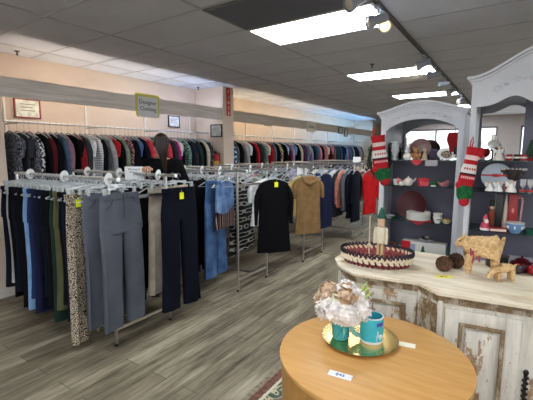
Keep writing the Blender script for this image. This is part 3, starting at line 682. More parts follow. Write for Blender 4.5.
# ------------------------------------------------------------------ shopper
def shopper():
    t = thing('person', 'person in black top with long dark hair, head bowed over the racks', 'person', (-3.27, 2.81, 0), R(48))
    skin = mat('skin', (196, 148, 124), .6)
    V = [(0, 0, .98), (0, .01, 1.12), (0, .02, 1.28), (0, .0, 1.42), (0, -.03, 1.52), (0, -.075, 1.58),   # 0-5 pelvis..neck
         (-.17, .0, 1.45), (.17, .0, 1.45), (-.25, -.12, 1.24), (.25, -.02, 1.2), (-.19, -.30, 1.37), (.2, -.2, 1.17), (-.14, -.40, 1.435), (.18, -.27, 1.17),  # arms 6..13
         (-.1, 0, .92), (.1, 0, .92), (-.11, -.01, .5), (.11, -.01, .5), (-.11, .02, .09), (.11, .02, .09), (-.12, -.13, .04), (.12, -.13, .04)]
    E_ = [(0, 1), (1, 2), (2, 3), (3, 4), (4, 5), (3, 6), (3, 7), (6, 8), (7, 9), (8, 10), (9, 11), (10, 12), (11, 13), (0, 14), (0, 15), (14, 16), (15, 17), (16, 18), (17, 19), (18, 20), (19, 21)]
    Rr = [(.15, .12), (.14, .11), (.16, .12), (.13, .1), .06, .055, .065, .065, .048, .048, .033, .033, .026, .026, .1, .1, .062, .062, .045, .045, .035, .035]
    body = obj('body', skin_mesh('body', V, E_, Rr), skin, t)
    # head bowed forward: skull, jaw, nose, ears merged as one surface in the face direction
    hm = MB(); hm.M = Matrix.Translation((0, -.12, 1.68)) @ Matrix.Rotation(R(62), 4, 'X')
    hm.ball((0, 0, .0), (.076, .095, .105), 20, 14)
    hm.ball((0, -.045, -.055), (.05, .05, .055), 14, 8)
    hm.tube([(0, -.085, .015), (0, -.108, -.022), (0, -.09, -.03)], [.006, .012, .008], 8)
    for s in (-1, 1): hm.ball((s*.077, .01, -.01), (.01, .02, .03), 8, 6)
    obj('head', hm, skin, t)
    fm = MB(); fm.M = hm.M
    for s in (-1, 1): fm.ball((s*.03, -.088, .008), (.012, .006, .006), 8, 5)
    obj('eye', fm, mat('eye', (40, 30, 26), .3), t)
    mm = MB(); mm.M = hm.M; mm.tube([(-.022, -.088, -.055), (0, -.096, -.057), (.022, -.088, -.055)], .005, 6); obj('mouth', mm, mat('lips', (160, 84, 80), .5), t)
    hr = MB(); hr.M = hm.M
    rs = []
    for i in range(10):
        a = PI*i/9*.62; k = math.sin(a)+.001
        rs.append([(.086*k*math.cos(2*PI*j/22)*(1+.03*math.sin(9*j)), .02+.1*k*math.sin(2*PI*j/22), .012+.108*math.cos(a)) for j in range(22)])
    hr.rings(rs[::-1]); hr.ball((0, .045, .0), (.084, .075, .1), 16, 10)
    hr.M = Matrix()
    rr_ = random.Random(3)
    for k in range(16):
        a = -.8+k*.107; x0 = .06*math.sin(a); 
        hr.tube([(x0*.8, -.13, 1.765), (x0*1.1, -.235, 1.74), (x0*1.1+.01, -.255, 1.65), (x0*.45+.02+rr_.uniform(-.01, .01), -.235, 1.54), (x0*.3+.03, -.21, 1.44-rr_.uniform(0, .06))], [.014, .02, .02, .013, .004], 6)
    obj('hair', hr, mat('brown_hair', (50, 30, 22), .5, rgb2=(22, 14, 12), scale=40, stretch=(1, 1, .1)), t)
    # black top following the torso and arms
    Vs = [V[0], V[1], V[2], V[3], (0, -.035, 1.52), V[6], V[7], V[8], V[9], (-.195, -.285, 1.36), (.215, -.14, 1.18)]
    Es = [(0, 1), (1, 2), (2, 3), (3, 4), (3, 5), (3, 6), (5, 7), (6, 8), (7, 9), (8, 10)]
    Rs = [(.175, .145), (.165, .135), (.185, .145), (.16, .13), .08, .085, .085, .066, .066, .052, .052]
    obj('black_top', skin_mesh('black_top', Vs, Es, Rs), C['black'], t)
    Vl = [V[0], V[14], V[15], V[16], V[17], (-.11, .02, .12), (.11, .02, .12)]
    obj('leggings', skin_mesh('leggings', Vl, [(0, 1), (0, 2), (1, 3), (2, 4), (3, 5), (4, 6)], [(.165, .135), .115, .115, .075, .075, .058, .058]), C['charcoal'], t)
    for s in (-1, 1):
        obj('shoe', MB().ball((s*.12, -.07, .045), (.045, .14, .045), 14, 8).box((s*.12-.042, -.2, 0), (s*.12+.042, .06, .02), .008), black_metal, t)
    for s, w0 in ((-1, Vector((-.14, -.40, 1.435))), (1, Vector((.18, -.27, 1.17)))):
        hb = [w0+Vector((0, .02, 0)), w0+Vector((0, -.045, .01)), w0+Vector((0, -.085, .008))]
        vs = [tuple(p) for p in hb]; es = [(0, 1), (1, 2)]; rr = [.024, (.034, .017), (.036, .015)]
        for q, (dx, ln) in enumerate(((-.03, .062), (-.01, .072), (.011, .068), (.03, .052))):
            b0 = hb[2]+Vector((dx, -.005, 0)); k = len(vs)
            vs += [tuple(b0), tuple(b0+Vector((dx*.1, -ln*.5, -.004))), tuple(b0+Vector((dx*.1, -ln*.75, -.028))), tuple(b0+Vector((0, -ln*.6, -.05)))]
            es += [(2, k), (k, k+1), (k+1, k+2), (k+2, k+3)]; rr += [.0095, .009, .008, .0065]
        k = len(vs); th = -s
        vs += [tuple(hb[1]+Vector((-s*.03, .01, -.004))), tuple(hb[1]+Vector((-s*.052, -.02, -.014))), tuple(hb[1]+Vector((-s*.05, -.045, -.024)))]
        es += [(1, k), (k, k+1), (k+1, k+2)]; rr += [.011, .01, .0075]
        obj('hand', skin_mesh('hand', vs, es, rr, 2), skin, t)
shopper()

# ------------------------------------------------------------------ distressed sideboard
def distressed(name, paint, wood, dark, scale, lo, hi):
    m = bpy.data.materials.new(name); m.use_nodes = True; nt = m.node_tree; b = nt.nodes['Principled BSDF']
    tc = nt.nodes.new('ShaderNodeTexCoord')
    def noise(sc, st, det=6):
        mp = nt.nodes.new('ShaderNodeMapping'); mp.inputs['Scale'].default_value = st
        n = nt.nodes.new('ShaderNodeTexNoise'); n.inputs['Scale'].default_value = sc; n.inputs['Detail'].default_value = det; n.inputs['Roughness'].default_value = .7
        nt.links.new(tc.outputs['Object'], mp.inputs[0]); nt.links.new(mp.outputs[0], n.inputs[0]); return n.outputs[0]
    def ramp(f, p0, p1, c0, c1):
        cr = nt.nodes.new('ShaderNodeValToRGB'); e = cr.color_ramp.elements
        e[0].position = p0; e[1].position = p1; e[0].color = lin(c0)+(1,); e[1].color = lin(c1)+(1,)
        nt.links.new(f, cr.inputs[0]); return cr.outputs[0]
    n1 = noise(scale, (1, 1, .45)); n2 = noise(scale*4, (1, 1, 1)); n3 = noise(scale*.8, (3, 3, .5))
    woodc = ramp(n2, .35, .65, dark, wood)
    msk = ramp(n1, lo, hi, (0, 0, 0), (255, 255, 255))
    pc = ramp(n3, .3, .7, tuple(int(c*.84) for c in paint), paint)
    mx = nt.nodes.new('ShaderNodeMix'); mx.data_type = 'RGBA'
    nt.links.new(msk, mx.inputs[0]); nt.links.new(woodc, mx.inputs[6]); nt.links.new(pc, mx.inputs[7])
    nt.links.new(mx.outputs[2], b.inputs['Base Color']); b.inputs['Roughness'].default_value = .6
    bp = nt.nodes.new('ShaderNodeBump'); bp.inputs['Strength'].default_value = .5; bp.inputs['Distance'].default_value = .003
    nt.links.new(n1, bp.inputs['Height']); nt.links.new(bp.outputs[0], b.inputs['Normal'])
    MATS[name] = m
    if name == 'worn_top':
        for q in nt.nodes:
            if q.type == 'MAPPING': q.inputs['Scale'].default_value = (.5, 2.6, 1)
    return m
d_paint = distressed('distressed_paint', (228, 222, 208), (186, 156, 122), (140, 108, 80), 9, .43, .455)
d_wood = distressed('worn_wood', (196, 184, 162), (150, 124, 92), (104, 84, 60), 12, .5, .58)
d_top = distressed('worn_top', (238, 226, 200), (208, 188, 154), (184, 160, 124), 5, .36, .5)
side = thing('sideboard', 'long distressed white wooden sideboard with panelled doors behind the round table', 'sideboard', (0, 2.4, 0))
SO = Vector((0, 2.4))
front = [(-.95, 2.25), (-.86, 2.10), (-.73, 2.005), (-.385, 2.055), (-.272, 1.958), (.95, 2.115)]
back = [(.95, 2.72), (-.95, 2.72)]
def inset(pts, d):
    c = [(-.91, 2.27), (-.72, 2.045), (-.38, 2.094), (-.26, 1.996), (.92, 2.148)]
    return c
def rel(pts): return [(x-SO.x, y-SO.y) for x, y in pts]
b = MB(); b.prism(rel(front+back), .886, .9)
obj('top', b, d_top, side, smooth=.3)
b = MB(); mid = [(x*.992, y+.018 if y < 2.6 else y) for x, y in front+back]; b.prism(rel(mid), .866, .886); b.prism(rel([(x*.985, y+.028 if y < 2.6 else y) for x, y in front+back]), .84, .866); obj('moulding', b, d_wood, side, smooth=.3)
carc = inset(front, 0)+[(.92, 2.7), (-.89, 2.7)]
b = MB(); b.prism(rel(carc), .07, .85); obj('carcass', b, d_paint, side, smooth=.3)
b = MB(); b.prism(rel([(x, y-.012 if y < 2.6 else y) for x, y in carc]), .0, .09); obj('plinth', b, d_paint, side)
def framed(A, B, z0, z1, st, name, par, m_f, m_p, th=.02, mould=True, off=.001):
    """a door or side panel on the vertical face from A to B: four frame boards, an edge moulding and a recessed panel"""
    A = Vector(A)-SO; B = Vector(B)-SO; d = (B-A); L = d.length; d.normalize(); nrm = Vector((d.y, -d.x))
    M = Matrix(((d.x, -nrm.x, 0, A.x), (d.y, -nrm.y, 0, A.y), (0, 0, 1, 0), (0, 0, 0, 1)))
    f = MB(); f.M = M; y0, y1 = -off-th, -off
    f.box((0, y0, z0), (st, y1, z1), .003).box((L-st, y0, z0), (L, y1, z1), .003).box((st, y0, z0), (L-st, y1, z0+st), .003).box((st, y0, z1-st), (L-st, y1, z1), .003)
    o = obj(name, f, m_f, par)
    p = MB(); p.M = M; p.box((st-.002, y1-.006, z0+st), (L-st+.002, y1+.001, z1-st)); 
    k = st+.03
    if L > 2*k+.03: p.box((k, y1-.014, z0+k), (L-k, y1-.004, z1-k), .004)
    obj('panel', p, m_p, o)
    if mould:
        q = MB(); q.M = M; w_ = .018
        q.box((st, y0-.006, z0+st), (st+w_, y0+.012, z1-st), .003).box((L-st-w_, y0-.006, z0+st), (L-st, y0+.012, z1-st), .003)
        q.box((st+w_, y0-.006, z0+st), (L-st-w_, y0+.012, z0+st+w_), .003).box((st+w_, y0-.006, z1-st-w_), (L-st-w_, y0+.012, z1-st), .003)
        obj('beading', q, d_wood, o)
    return o, M, L
def along(A, B, t): return (A[0]+(B[0]-A[0])*t, A[1]+(B[1]-A[1])*t)
cf = inset(front, 0)
framed(cf[0], cf[1], .12, .82, .045, 'side_panel', side, d_paint, d_paint)
framed(along(cf[1], cf[2], .04), along(cf[1], cf[2], .96), .12, .82, .055, 'door', side, d_paint, d_paint)
framed(cf[2], cf[3], .12, .82, .024, 'corner_panel', side, d_wood, d_wood, mould=False, th=.012)
da, db = along(cf[3], cf[4], .02), along(cf[3], cf[4], .29)
o, M, L = framed(da, db, .12, .82, .062, 'door', side, d_paint, d_paint)
h = MB(); h.M = M      # black iron scroll hinge plate on the stile right of the door
for k in range(9):
    z = .43+k*.0135; h.ball((L+.035+.006*(-1)**k, -.008, z), (.009, .005, .009), 8, 5)
h.box((L+.028, -.006, .42), (L+.042, -.001, .55)); h.ball((L+.035, -.008, .565), (.012, .005, .016), 8, 5); h.ball((L+.035, -.008, .405), (.014, .005, .012), 8, 5)
obj('hinge', h, black_metal, side)
o, M, L2 = framed(along(cf[3], cf[4], .36), along(cf[3], cf[4], .62), .12, .82, .062, 'door', side, d_paint, d_paint)
framed(along(cf[3], cf[4], .69), along(cf[3], cf[4], .95), .12, .82, .062, 'door', side, d_paint, d_paint)
for A in (cf[2], cf[3]):
    q = MB(); q.M = Matrix.Translation((A[0]-SO.x, A[1]-SO.y-.004, 0)); q.lathe([(.012, .1), (.016, .12), (.013, .16), (.014, .5), (.013, .78), (.018, .82), (.012, .85)], 12)
    obj('pilaster', q, d_paint, side)

# ------------------------------------------------------------------ round drum table with rug
tab = thing('round_table', 'round honey-coloured wooden drum table in the foreground', 'table', (-.449, 1.486, 0)); tab.scale = (1.036, 1.036, 1)
def wood_mat(name, c1, c2, sc, st):
    m = mat(name, c1, .36, rgb2=c2, scale=sc, stretch=st, lo=.3, hi=.7, spec=.35); return m
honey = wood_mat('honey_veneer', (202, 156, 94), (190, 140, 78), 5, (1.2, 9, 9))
honey_shaded = wood_mat('honey_veneer_shaded', (176, 130, 68), (160, 114, 56), 5, (9, 9, .7))  # same veneer, darkened for the weaker light on the drum's side
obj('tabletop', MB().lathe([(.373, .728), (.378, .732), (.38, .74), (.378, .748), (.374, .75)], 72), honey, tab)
obj('drum', MB().lathe([(.366, 0), (.368, .02), (.37, .02), (.37, .715), (.373, .728)], 72), honey_shaded, tab)
def rug_mat():
    m = bpy.data.materials.new('rug_pile'); m.use_nodes = True; nt = m.node_tree; b = nt.nodes['Principled BSDF']; b.inputs['Roughness'].default_value = .95
    tc = nt.nodes.new('ShaderNodeTexCoord'); v = nt.nodes.new('ShaderNodeTexNoise'); v.inputs['Scale'].default_value = 9; v.inputs['Detail'].default_value = 1.5; v.inputs['Distortion'].default_value = 1.6
    nt.links.new(tc.outputs['Object'], v.inputs[0]); cr = nt.nodes.new('ShaderNodeValToRGB'); e = cr.color_ramp.elements
    for _ in range(4): e.new(.5)
    for el, p, c in zip(e, (0, .4, .47, .54, .6, .66), ((70, 84, 74), (96, 108, 92), (196, 182, 148), (70, 84, 74), (150, 84, 60), (204, 190, 158))): el.position = p; el.color = lin(c)+(1,)
    cr.color_ramp.interpolation = 'CONSTANT'
    nt.links.new(v.outputs[0], cr.inputs[0]); nt.links.new(cr.outputs[0], b.inputs['Base Color']); return m
rug = thing('rug', 'patterned green and cream oriental rug partly under the round table', 'rug', (-.45, .9, 0))
obj('field', MB().box((-.82, -1.6, .001), (.95, 1.33, .010)), rug_mat(), rug)
bd = MB()
obj('border', MB().box((-.875, -1.65, .001), (-.82, 1.39, .009)).box((.95, -1.65, .001), (1.005, 1.39, .009)).box((-.82, 1.33, .001), (.95, 1.39, .009)).box((-.82, -1.65, .001), (.95, -1.6, .009)), mat('rug_border', (128, 84, 66), .95, rgb2=(84, 62, 52), scale=30), rug)
obj('edge_stripe', MB().box((-.915, -1.69, .001), (-.875, 1.43, .008)).box((1.005, -1.69, .001), (1.045, 1.43, .008)).box((-.875, 1.39, .001), (1.005, 1.43, .008)).box((-.875, -1.69, .001), (1.005, -1.65, .008)), mat('rug_edge', (150, 140, 118), .95, rgb2=(112, 100, 84), scale=40), rug)
obj('guard_stripe', MB().box((-.815, -1.5, .010), (-.795, 1.3, .0115)).box((-.795, 1.28, .010), (.9, 1.3, .0115)), mat('rug_guard', (206, 198, 176), .95), rug)
# tray, vase with flowers, mug, cards
TX, TY = -.533, 1.563
obj_t = thing('serving_tray', 'round shiny gold tray under the vase and the teal mug', 'tray', (TX, TY, .75))
obj_t.scale = (1.05, 1.05, 1); gold = mat('brushed_gold', (222, 196, 130), .24, 1.0)
obj('dish', MB().lathe([(.10, .0), (.118, .002), (.158, .012), (.163, .017), (.160, .0175), (.118, .006), (.05, .0045), (.002, .0045)], 56), gold, obj_t)
vz = thing('flower_vase', 'small teal glass vase on the gold tray beneath the flowers', 'vase', (-.607, 1.525, .7548))
obj('glass', MB().lathe([(.002, 0), (.032, 0), (.036, .003), (.0395, .045), (.043, .088), (.044, .092), (.041, .09), (.037, .045), (.033, .008), (.002, .006)], 28, cap=False), mat('teal_glass', (70, 182, 190), .1, trans=.2), vz)
rn = random.Random(5)
wv = MB()
for k in range(7):
    a = 2*PI*k/7; wv.tube([(.0405*math.cos(a), .0405*math.sin(a), .01), (.044*math.cos(a+.5), .044*math.sin(a+.5), .045), (.0455*math.cos(a+1), .0455*math.sin(a+1), .085)], .0012, 4)
obj('etched_lines', wv, mat('dark_teal', (20, 70, 84), .4), vz)
bq = thing('bouquet', 'bunch of white hydrangeas with tan and brown blooms in teal vase', 'flowers', (-.605, 1.53, .826)); bq.scale = (1.15, 1.15, 1.1)
def flower_cluster(cx, cy, cz, R_, n, psz, seed):
    rr = random.Random(seed); m = MB()
    for k in range(n):
        zz = rr.uniform(-.55, 1); a = rr.uniform(0, 2*PI); q = math.sqrt(max(0, 1-zz*zz)); d = Vector((q*math.cos(a), q*math.sin(a), zz))
        p = Vector((cx, cy, cz))+d*R_*rr.uniform(.84, 1.12); u = d.orthogonal().normalized(); v_ = d.cross(u)
        a0 = rr.uniform(0, 2*PI)
        for j in range(4):
            aj = a0+j*PI/2; e1 = u*math.cos(aj)+v_*math.sin(aj); e2 = d.cross(e1)
            m.add([tuple(p), tuple(p+e1*psz*.6+e2*psz*.42+d*.002), tuple(p+e1*psz*1.1+d*.004), tuple(p+e1*psz*.6-e2*psz*.42+d*.002)], [(0, 1, 2, 3)])
    m.ball((cx, cy, cz), (R_*.9,)*3, 10, 7)
    return m
petal_w = mat('white_petals', (248, 243, 238), .8, rgb2=(228, 218, 210), scale=60)
petal_t = mat('tan_petals', (216, 172, 120), .8, rgb2=(186, 136, 92), scale=60)
petal_p = mat('blush_petals', (220, 196, 168), .8, rgb2=(184, 148, 116), scale=60)
for (x, y, z, r_, n, s) in ((-.045, -.02, .058, .05, 90, 1), (.03, -.03, .055, .054, 100, 2), (.068, .0, .07, .042, 90, 3), (-.01, -.055, .07, .045, 90, 4), (.05, .03, .085, .05, 90, 5), (.0, .03, .125, .04, 70, 6)):
    obj('white_bloom', flower_cluster(x, y, z, r_, int(n*.8), .0165, s), petal_w, bq)
for (x, y, z, r_, n, s) in ((.022, -.03, .125, .03, 50, 21), (-.055, .0, .115, .042, 70, 7), (-.075, -.01, .085, .034, 60, 12)):
    obj('blush_bloom', flower_cluster(x, y, z, r_, n, .014, s), petal_p, bq)
m_ = MB()
for (x, y, z, ax) in ((.05, -.035, .115, 1.2), (.03, .0, .15, 2.0)):
    for j in range(7):
        a = ax+j*.5; c_, s_ = math.cos(a), math.sin(a)
        m_.add([(x, y, z-.02), (x+.03*c_-.01*s_, y+.03*s_*.7+.01*c_, z+.01), (x+.05*c_, y+.045*s_, z+.022), (x+.03*c_+.01*s_, y+.03*s_*.7-.01*c_, z+.006)], [(0, 1, 2, 3)])
obj('brown_leaf_bloom', m_, petal_t, bq)
m_ = MB()
for k in range(26):
    a = rn.uniform(0, 6.28); q = rn.uniform(0, .02); m_.ball((-.012+q*math.cos(a), -.062+q*math.sin(a)*.5, .118+q*math.sin(a)), .0042, 6, 4)
obj('berry_cluster', m_, mat('cream_berries', (226, 224, 190), .6), bq)
obj('seed_pod', MB().ball((.012, -.05, .128), (.009, .009, .008), 10, 6), mat('dark_pod', (50, 34, 24), .7), bq)
st = MB()
for k in range(8):
    a = k*.8; st.tube([(.018*math.cos(a), .018*math.sin(a), -.036), (.03*math.cos(a), .03*math.sin(a), .02), (.04*math.cos(a), .04*math.sin(a), .06)], .002, 5)
obj('stem', st, mat('stem_green', (90, 120, 60), .7), bq)
lf = MB()
for (x, y, z, a) in ((.07, .05, .13, .4), (.085, .03, .12, 0), (.06, .07, .14, 1)):
    lf.add([(x-.03, y-.01, z-.03), (x-.005, y+.012, z+.006), (x+.025*math.cos(a), y+.02*math.sin(a), z+.03), (x+.006, y-.014, z)], [(0, 1, 2, 3)])
obj('leaf', lf, mat('leaf_green', (160, 180, 90), .7), bq)
mug = thing('mug', 'teal mug with a white animal figure, standing on gold tray', 'mug', (-.482, 1.578, .7548), R(34)); mug.scale = (1.16, 1.16, 1.2)
obj('body', MB().lathe([(.002, 0), (.036, 0), (.041, .003), (.043, .012), (.044, .096), (.043, .1), (.040, .1), (.039, .096), (.038, .012), (.002, .008)], 36, cap=False), mat('teal_glaze', (70, 192, 206), .25, rgb2=(58, 176, 196), scale=20), mug)
obj('interior', MB().lathe([(.0375, .012), (.0388, .06), (.0395, .1005), (.0435, .1008), (.0442, .097)], 36, cap=False), mat('pale_glaze', (206, 216, 224), .3), mug)
obj('foot_ring', MB().lathe([(.036, 0), (.0415, .001), (.0436, .01), (.042, .012)], 36, cap=False), mat('white_glaze', (232, 236, 236), .3), mug)
obj('handle', MB().tube([(-.04+.0, .0, .085), (-.058, 0, .084), (-.073, 0, .07), (-.076, 0, .05), (-.07, 0, .032), (-.056, 0, .022), (-.04, 0, .02)], [.007]*7, 10, flat=1.3), mat('handle_green', (120, 178, 166), .3), mug)
def on_mug(poly, rad, am):   # a decal wrapped on the mug wall: poly in (angle*r, z)
    m = MB(); vs = [(rad*math.cos(am+x/rad), rad*math.sin(am+x/rad), z) for x, z in poly]; m.add(vs, [tuple(range(len(poly)))]); return m
am = -PI/2+.5
obj('purple_band', on_mug([(-.016, .072), (-.008, .072), (.0, .072), (.008, .072), (.016, .072), (.016, .086), (.008, .086), (0, .086), (-.008, .086), (-.016, .086)], .0448, am), mat('purple_print', (74, 74, 168), .4), mug)
w_ = MB()
for seg in (((-.012, .018), (-.009, .05)), ((-.009, .05), (-.004, .034)), ((-.004, .034), (.0, .02)), ((0, .02), (.004, .036)), ((.004, .036), (.007, .024)), ((.007, .024), (.011, .03)), ((-.01, .03), (.008, .034)), ((-.004, .034), (.004, .036))):
    (a0, z0), (a1, z1) = seg
    pts = [(.0450*math.cos(am+1.25*(a0+(a1-a0)*u)/.045), .0450*math.sin(am+1.25*(a0+(a1-a0)*u)/.045), 1.2*(z0+(z1-z0)*u)-.004) for u in (0, .5, 1)]
    w_.tube(pts, .0026, 6, flat=.4)
obj('white_animal', w_, mat('white_glaze', (232, 236, 236), .3), mug)
tg = thing('price_card', 'white handwritten price card lying at the front of the round table', 'price card', (-.497, 1.256, .7505), R(-10))
obj('card', MB().box((-.046, -.018, 0), (.046, .018, .0012)), paper, tg, rot=(0, 0, R(16)))
obj('lettering', text_mesh('$45', .024), mat('blue_ink', (96, 110, 160), .6), tg, loc=(0, 0, .0018), rot=(0, 0, R(16)))
tg = thing('price_card', 'thin pale rectangle on the round table right of the gold tray', 'price card', (-.338, 1.633, .7505), R(10))
obj('card', MB().box((-.035, -.02, 0), (.035, .02, .001)), mat('pale_rectangle', (244, 236, 214), .35), tg)  # thin pale rectangle lying flat on the tabletop

# ------------------------------------------------------------------ sideboard display: woven tray basket with nutcracker
BX, BY = -.69, 2.30
bk_ = thing('woven_basket', 'wide shallow oval basket braided in cream, maroon and black on the sideboard', 'basket', (BX, BY, .9), R(8)); bk_.scale = (1, 1, 1.3)
RA, RB = .225, .16
def ell(ra, rb, z, n=48): return [(ra*math.cos(2*PI*k/n), rb*math.sin(2*PI*k/n), z) for k in range(n+1)]
maroon_w = mat('maroon_weave', (116, 34, 48), .7); cream_w = mat('cream_weave', (228, 212, 184), .7); dark_w = mat('dark_weave', (44, 30, 40), .7); tan_w = mat('tan_weave', (186, 140, 90), .7)
def braid(ra, rb, z, tilt, sz, n):
    m = MB()
    for k in range(n):
        for q in (0, 1):
            a = 2*PI*(k+.5*q)/n; c_ = Vector((ra*math.cos(a), rb*math.sin(a), z+(sz*.42 if q else -sz*.42)))
            tdir = Vector((-ra*math.sin(a), rb*math.cos(a), (1 if q else -1)*.55*ra)).normalized()
            m.tube([tuple(c_-tdir*sz*.95), tuple(c_), tuple(c_+tdir*sz*.95)], [sz*.25, sz*.62, sz*.25], 6)
    return m
obj('base', MB().rings([[(p[0], p[1], 0) for p in ell(.17, .11, 0)[:-1]], [(p[0], p[1], .006) for p in ell(.175, .115, 0)[:-1]]]), tan_w, bk_)
obj('lower_braid', braid(.197, .137, .0145, 0, .014, 40), maroon_w, bk_)
obj('cream_braid', braid(.214, .152, .037, 0, .018, 36), cream_w, bk_)
obj('upper_braid', braid(.222, .158, .060, 0, .012, 50), dark_w, bk_)
obj('inner_lining', MB().rings([ell(.175, .115, .006)[:-1], ell(.2, .14, .03)[:-1], ell(.214, .15, .056)[:-1]], cap=False), mat('pink_lining', (168, 92, 84), .8, rgb2=(110, 48, 54), scale=60), bk_)
nc = thing('nutcracker', 'cream wooden nutcracker with dark green hat standing in the basket', 'figurine', (-.66, 2.28, .908)); nc.scale = (1.05, 1.05, 1.45)
obj('legs', MB().box((-.02, -.014, 0), (-.002, .014, .085), .004).box((.002, -.014, 0), (.02, .014, .085), .004), mat('pale_wood', (196, 168, 122), .6), nc)
obj('coat', MB().lathe([(.022, .085), (.028, .09), (.029, .15), (.024, .158), (.012, .16)], 16), mat('cream_paint', (218, 206, 180), .6), nc)
for s in (-1, 1): obj('arm', MB().tube([(s*.031, 0, .155), (s*.036, -.002, .12), (s*.034, -.008, .085)], .008, 8), mat('cream_paint', (218, 206, 180)), nc)
obj('head', MB().lathe([(.012, .16), (.02, .165), (.021, .19), (.018, .2)], 14).tube([(0, -.02, .185), (0, -.026, .18)], .004, 6), mat('nut_face', (206, 172, 140), .6), nc)
obj('hat', MB().lathe([(.024, .196), (.025, .203), (.018, .215), (.012, .232), (.003, .243)], 14), mat('hat_green', (24, 84, 66), .7), nc)
stk = thing('wooden_stick', 'thin pale wooden stick with a small bead beside the nutcracker', 'stick', (-.735, 2.29, .908)); stk.scale = (1, 1, 1.2)
obj('shaft', MB().tube([(0, 0, 0), (0, 0, .24)], .0045, 8), mat('pale_stick', (206, 190, 168), .6), stk)
obj('bead', MB().ball((0, 0, .085), (.014, .01, .009), 10, 6), mat('cream_paint', (218, 206, 180)), stk)

# pine cones
def pine_cone(x, y, r_, label, rx):
    t = thing('pine_cone', label, 'pine cone', (x, y, .9+r_*.95)); t.rotation_euler = (R(78), 0, rx)
    m = MB(); n = 9
    for i in range(n):
        u = i/(n-1); z = (-.85+1.7*u)*r_; q = r_*math.sqrt(max(.05, 1-(2*u-.9)**2*.8))*.95
        for k in range(9):
            a = 2*PI*k/9+i*.36; d = Vector((math.cos(a), math.sin(a), .35)).normalized(); s_ = Vector((-math.sin(a), math.cos(a), 0)); p = Vector((q*.5*math.cos(a), q*.5*math.sin(a), z))
            e = p+d*q*.62; up = Vector((0, 0, r_*.1))
            m.add([tuple(p-s_*r_*.08), tuple(p+s_*r_*.08), tuple(e+s_*r_*.22), tuple(e+d*r_*.1), tuple(e-s_*r_*.22), tuple(p-up), tuple(e-up)], [(0, 1, 2, 3, 4), (1, 0, 5), (2, 1, 5, 6), (0, 4, 6, 5), (4, 3, 6), (3, 2, 6)])
    obj('scales', m, mat('cone_scales', (112, 78, 54), .8, rgb2=(64, 42, 30), scale=60), t, smooth=.3)
    obj('core', MB().ball((0, 0, 0), (r_*.45, r_*.45, r_*.9), 10, 8), mat('cone_core', (44, 28, 20), .8), t)
pine_cone(-.305, 2.36, .043, 'front brown pine cone on the sideboard, left of the straw reindeer', .3)
pine_cone(-.255, 2.46, .045, 'rear brown pine cone touching the straw reindeer legs', .9)
tg = thing('price_label', 'bright yellow price label lying flat before the pine cones', 'price label', (-.285, 2.235, .9), R(25))
obj('card', MB().box((-.042, -.018, .0005), (.042, .018, .0015)), mat('yellow_card', (236, 226, 50), .6), tg)
obj('lettering', text_mesh('$12', .022), ink, tg, loc=(0, 0, .0019))

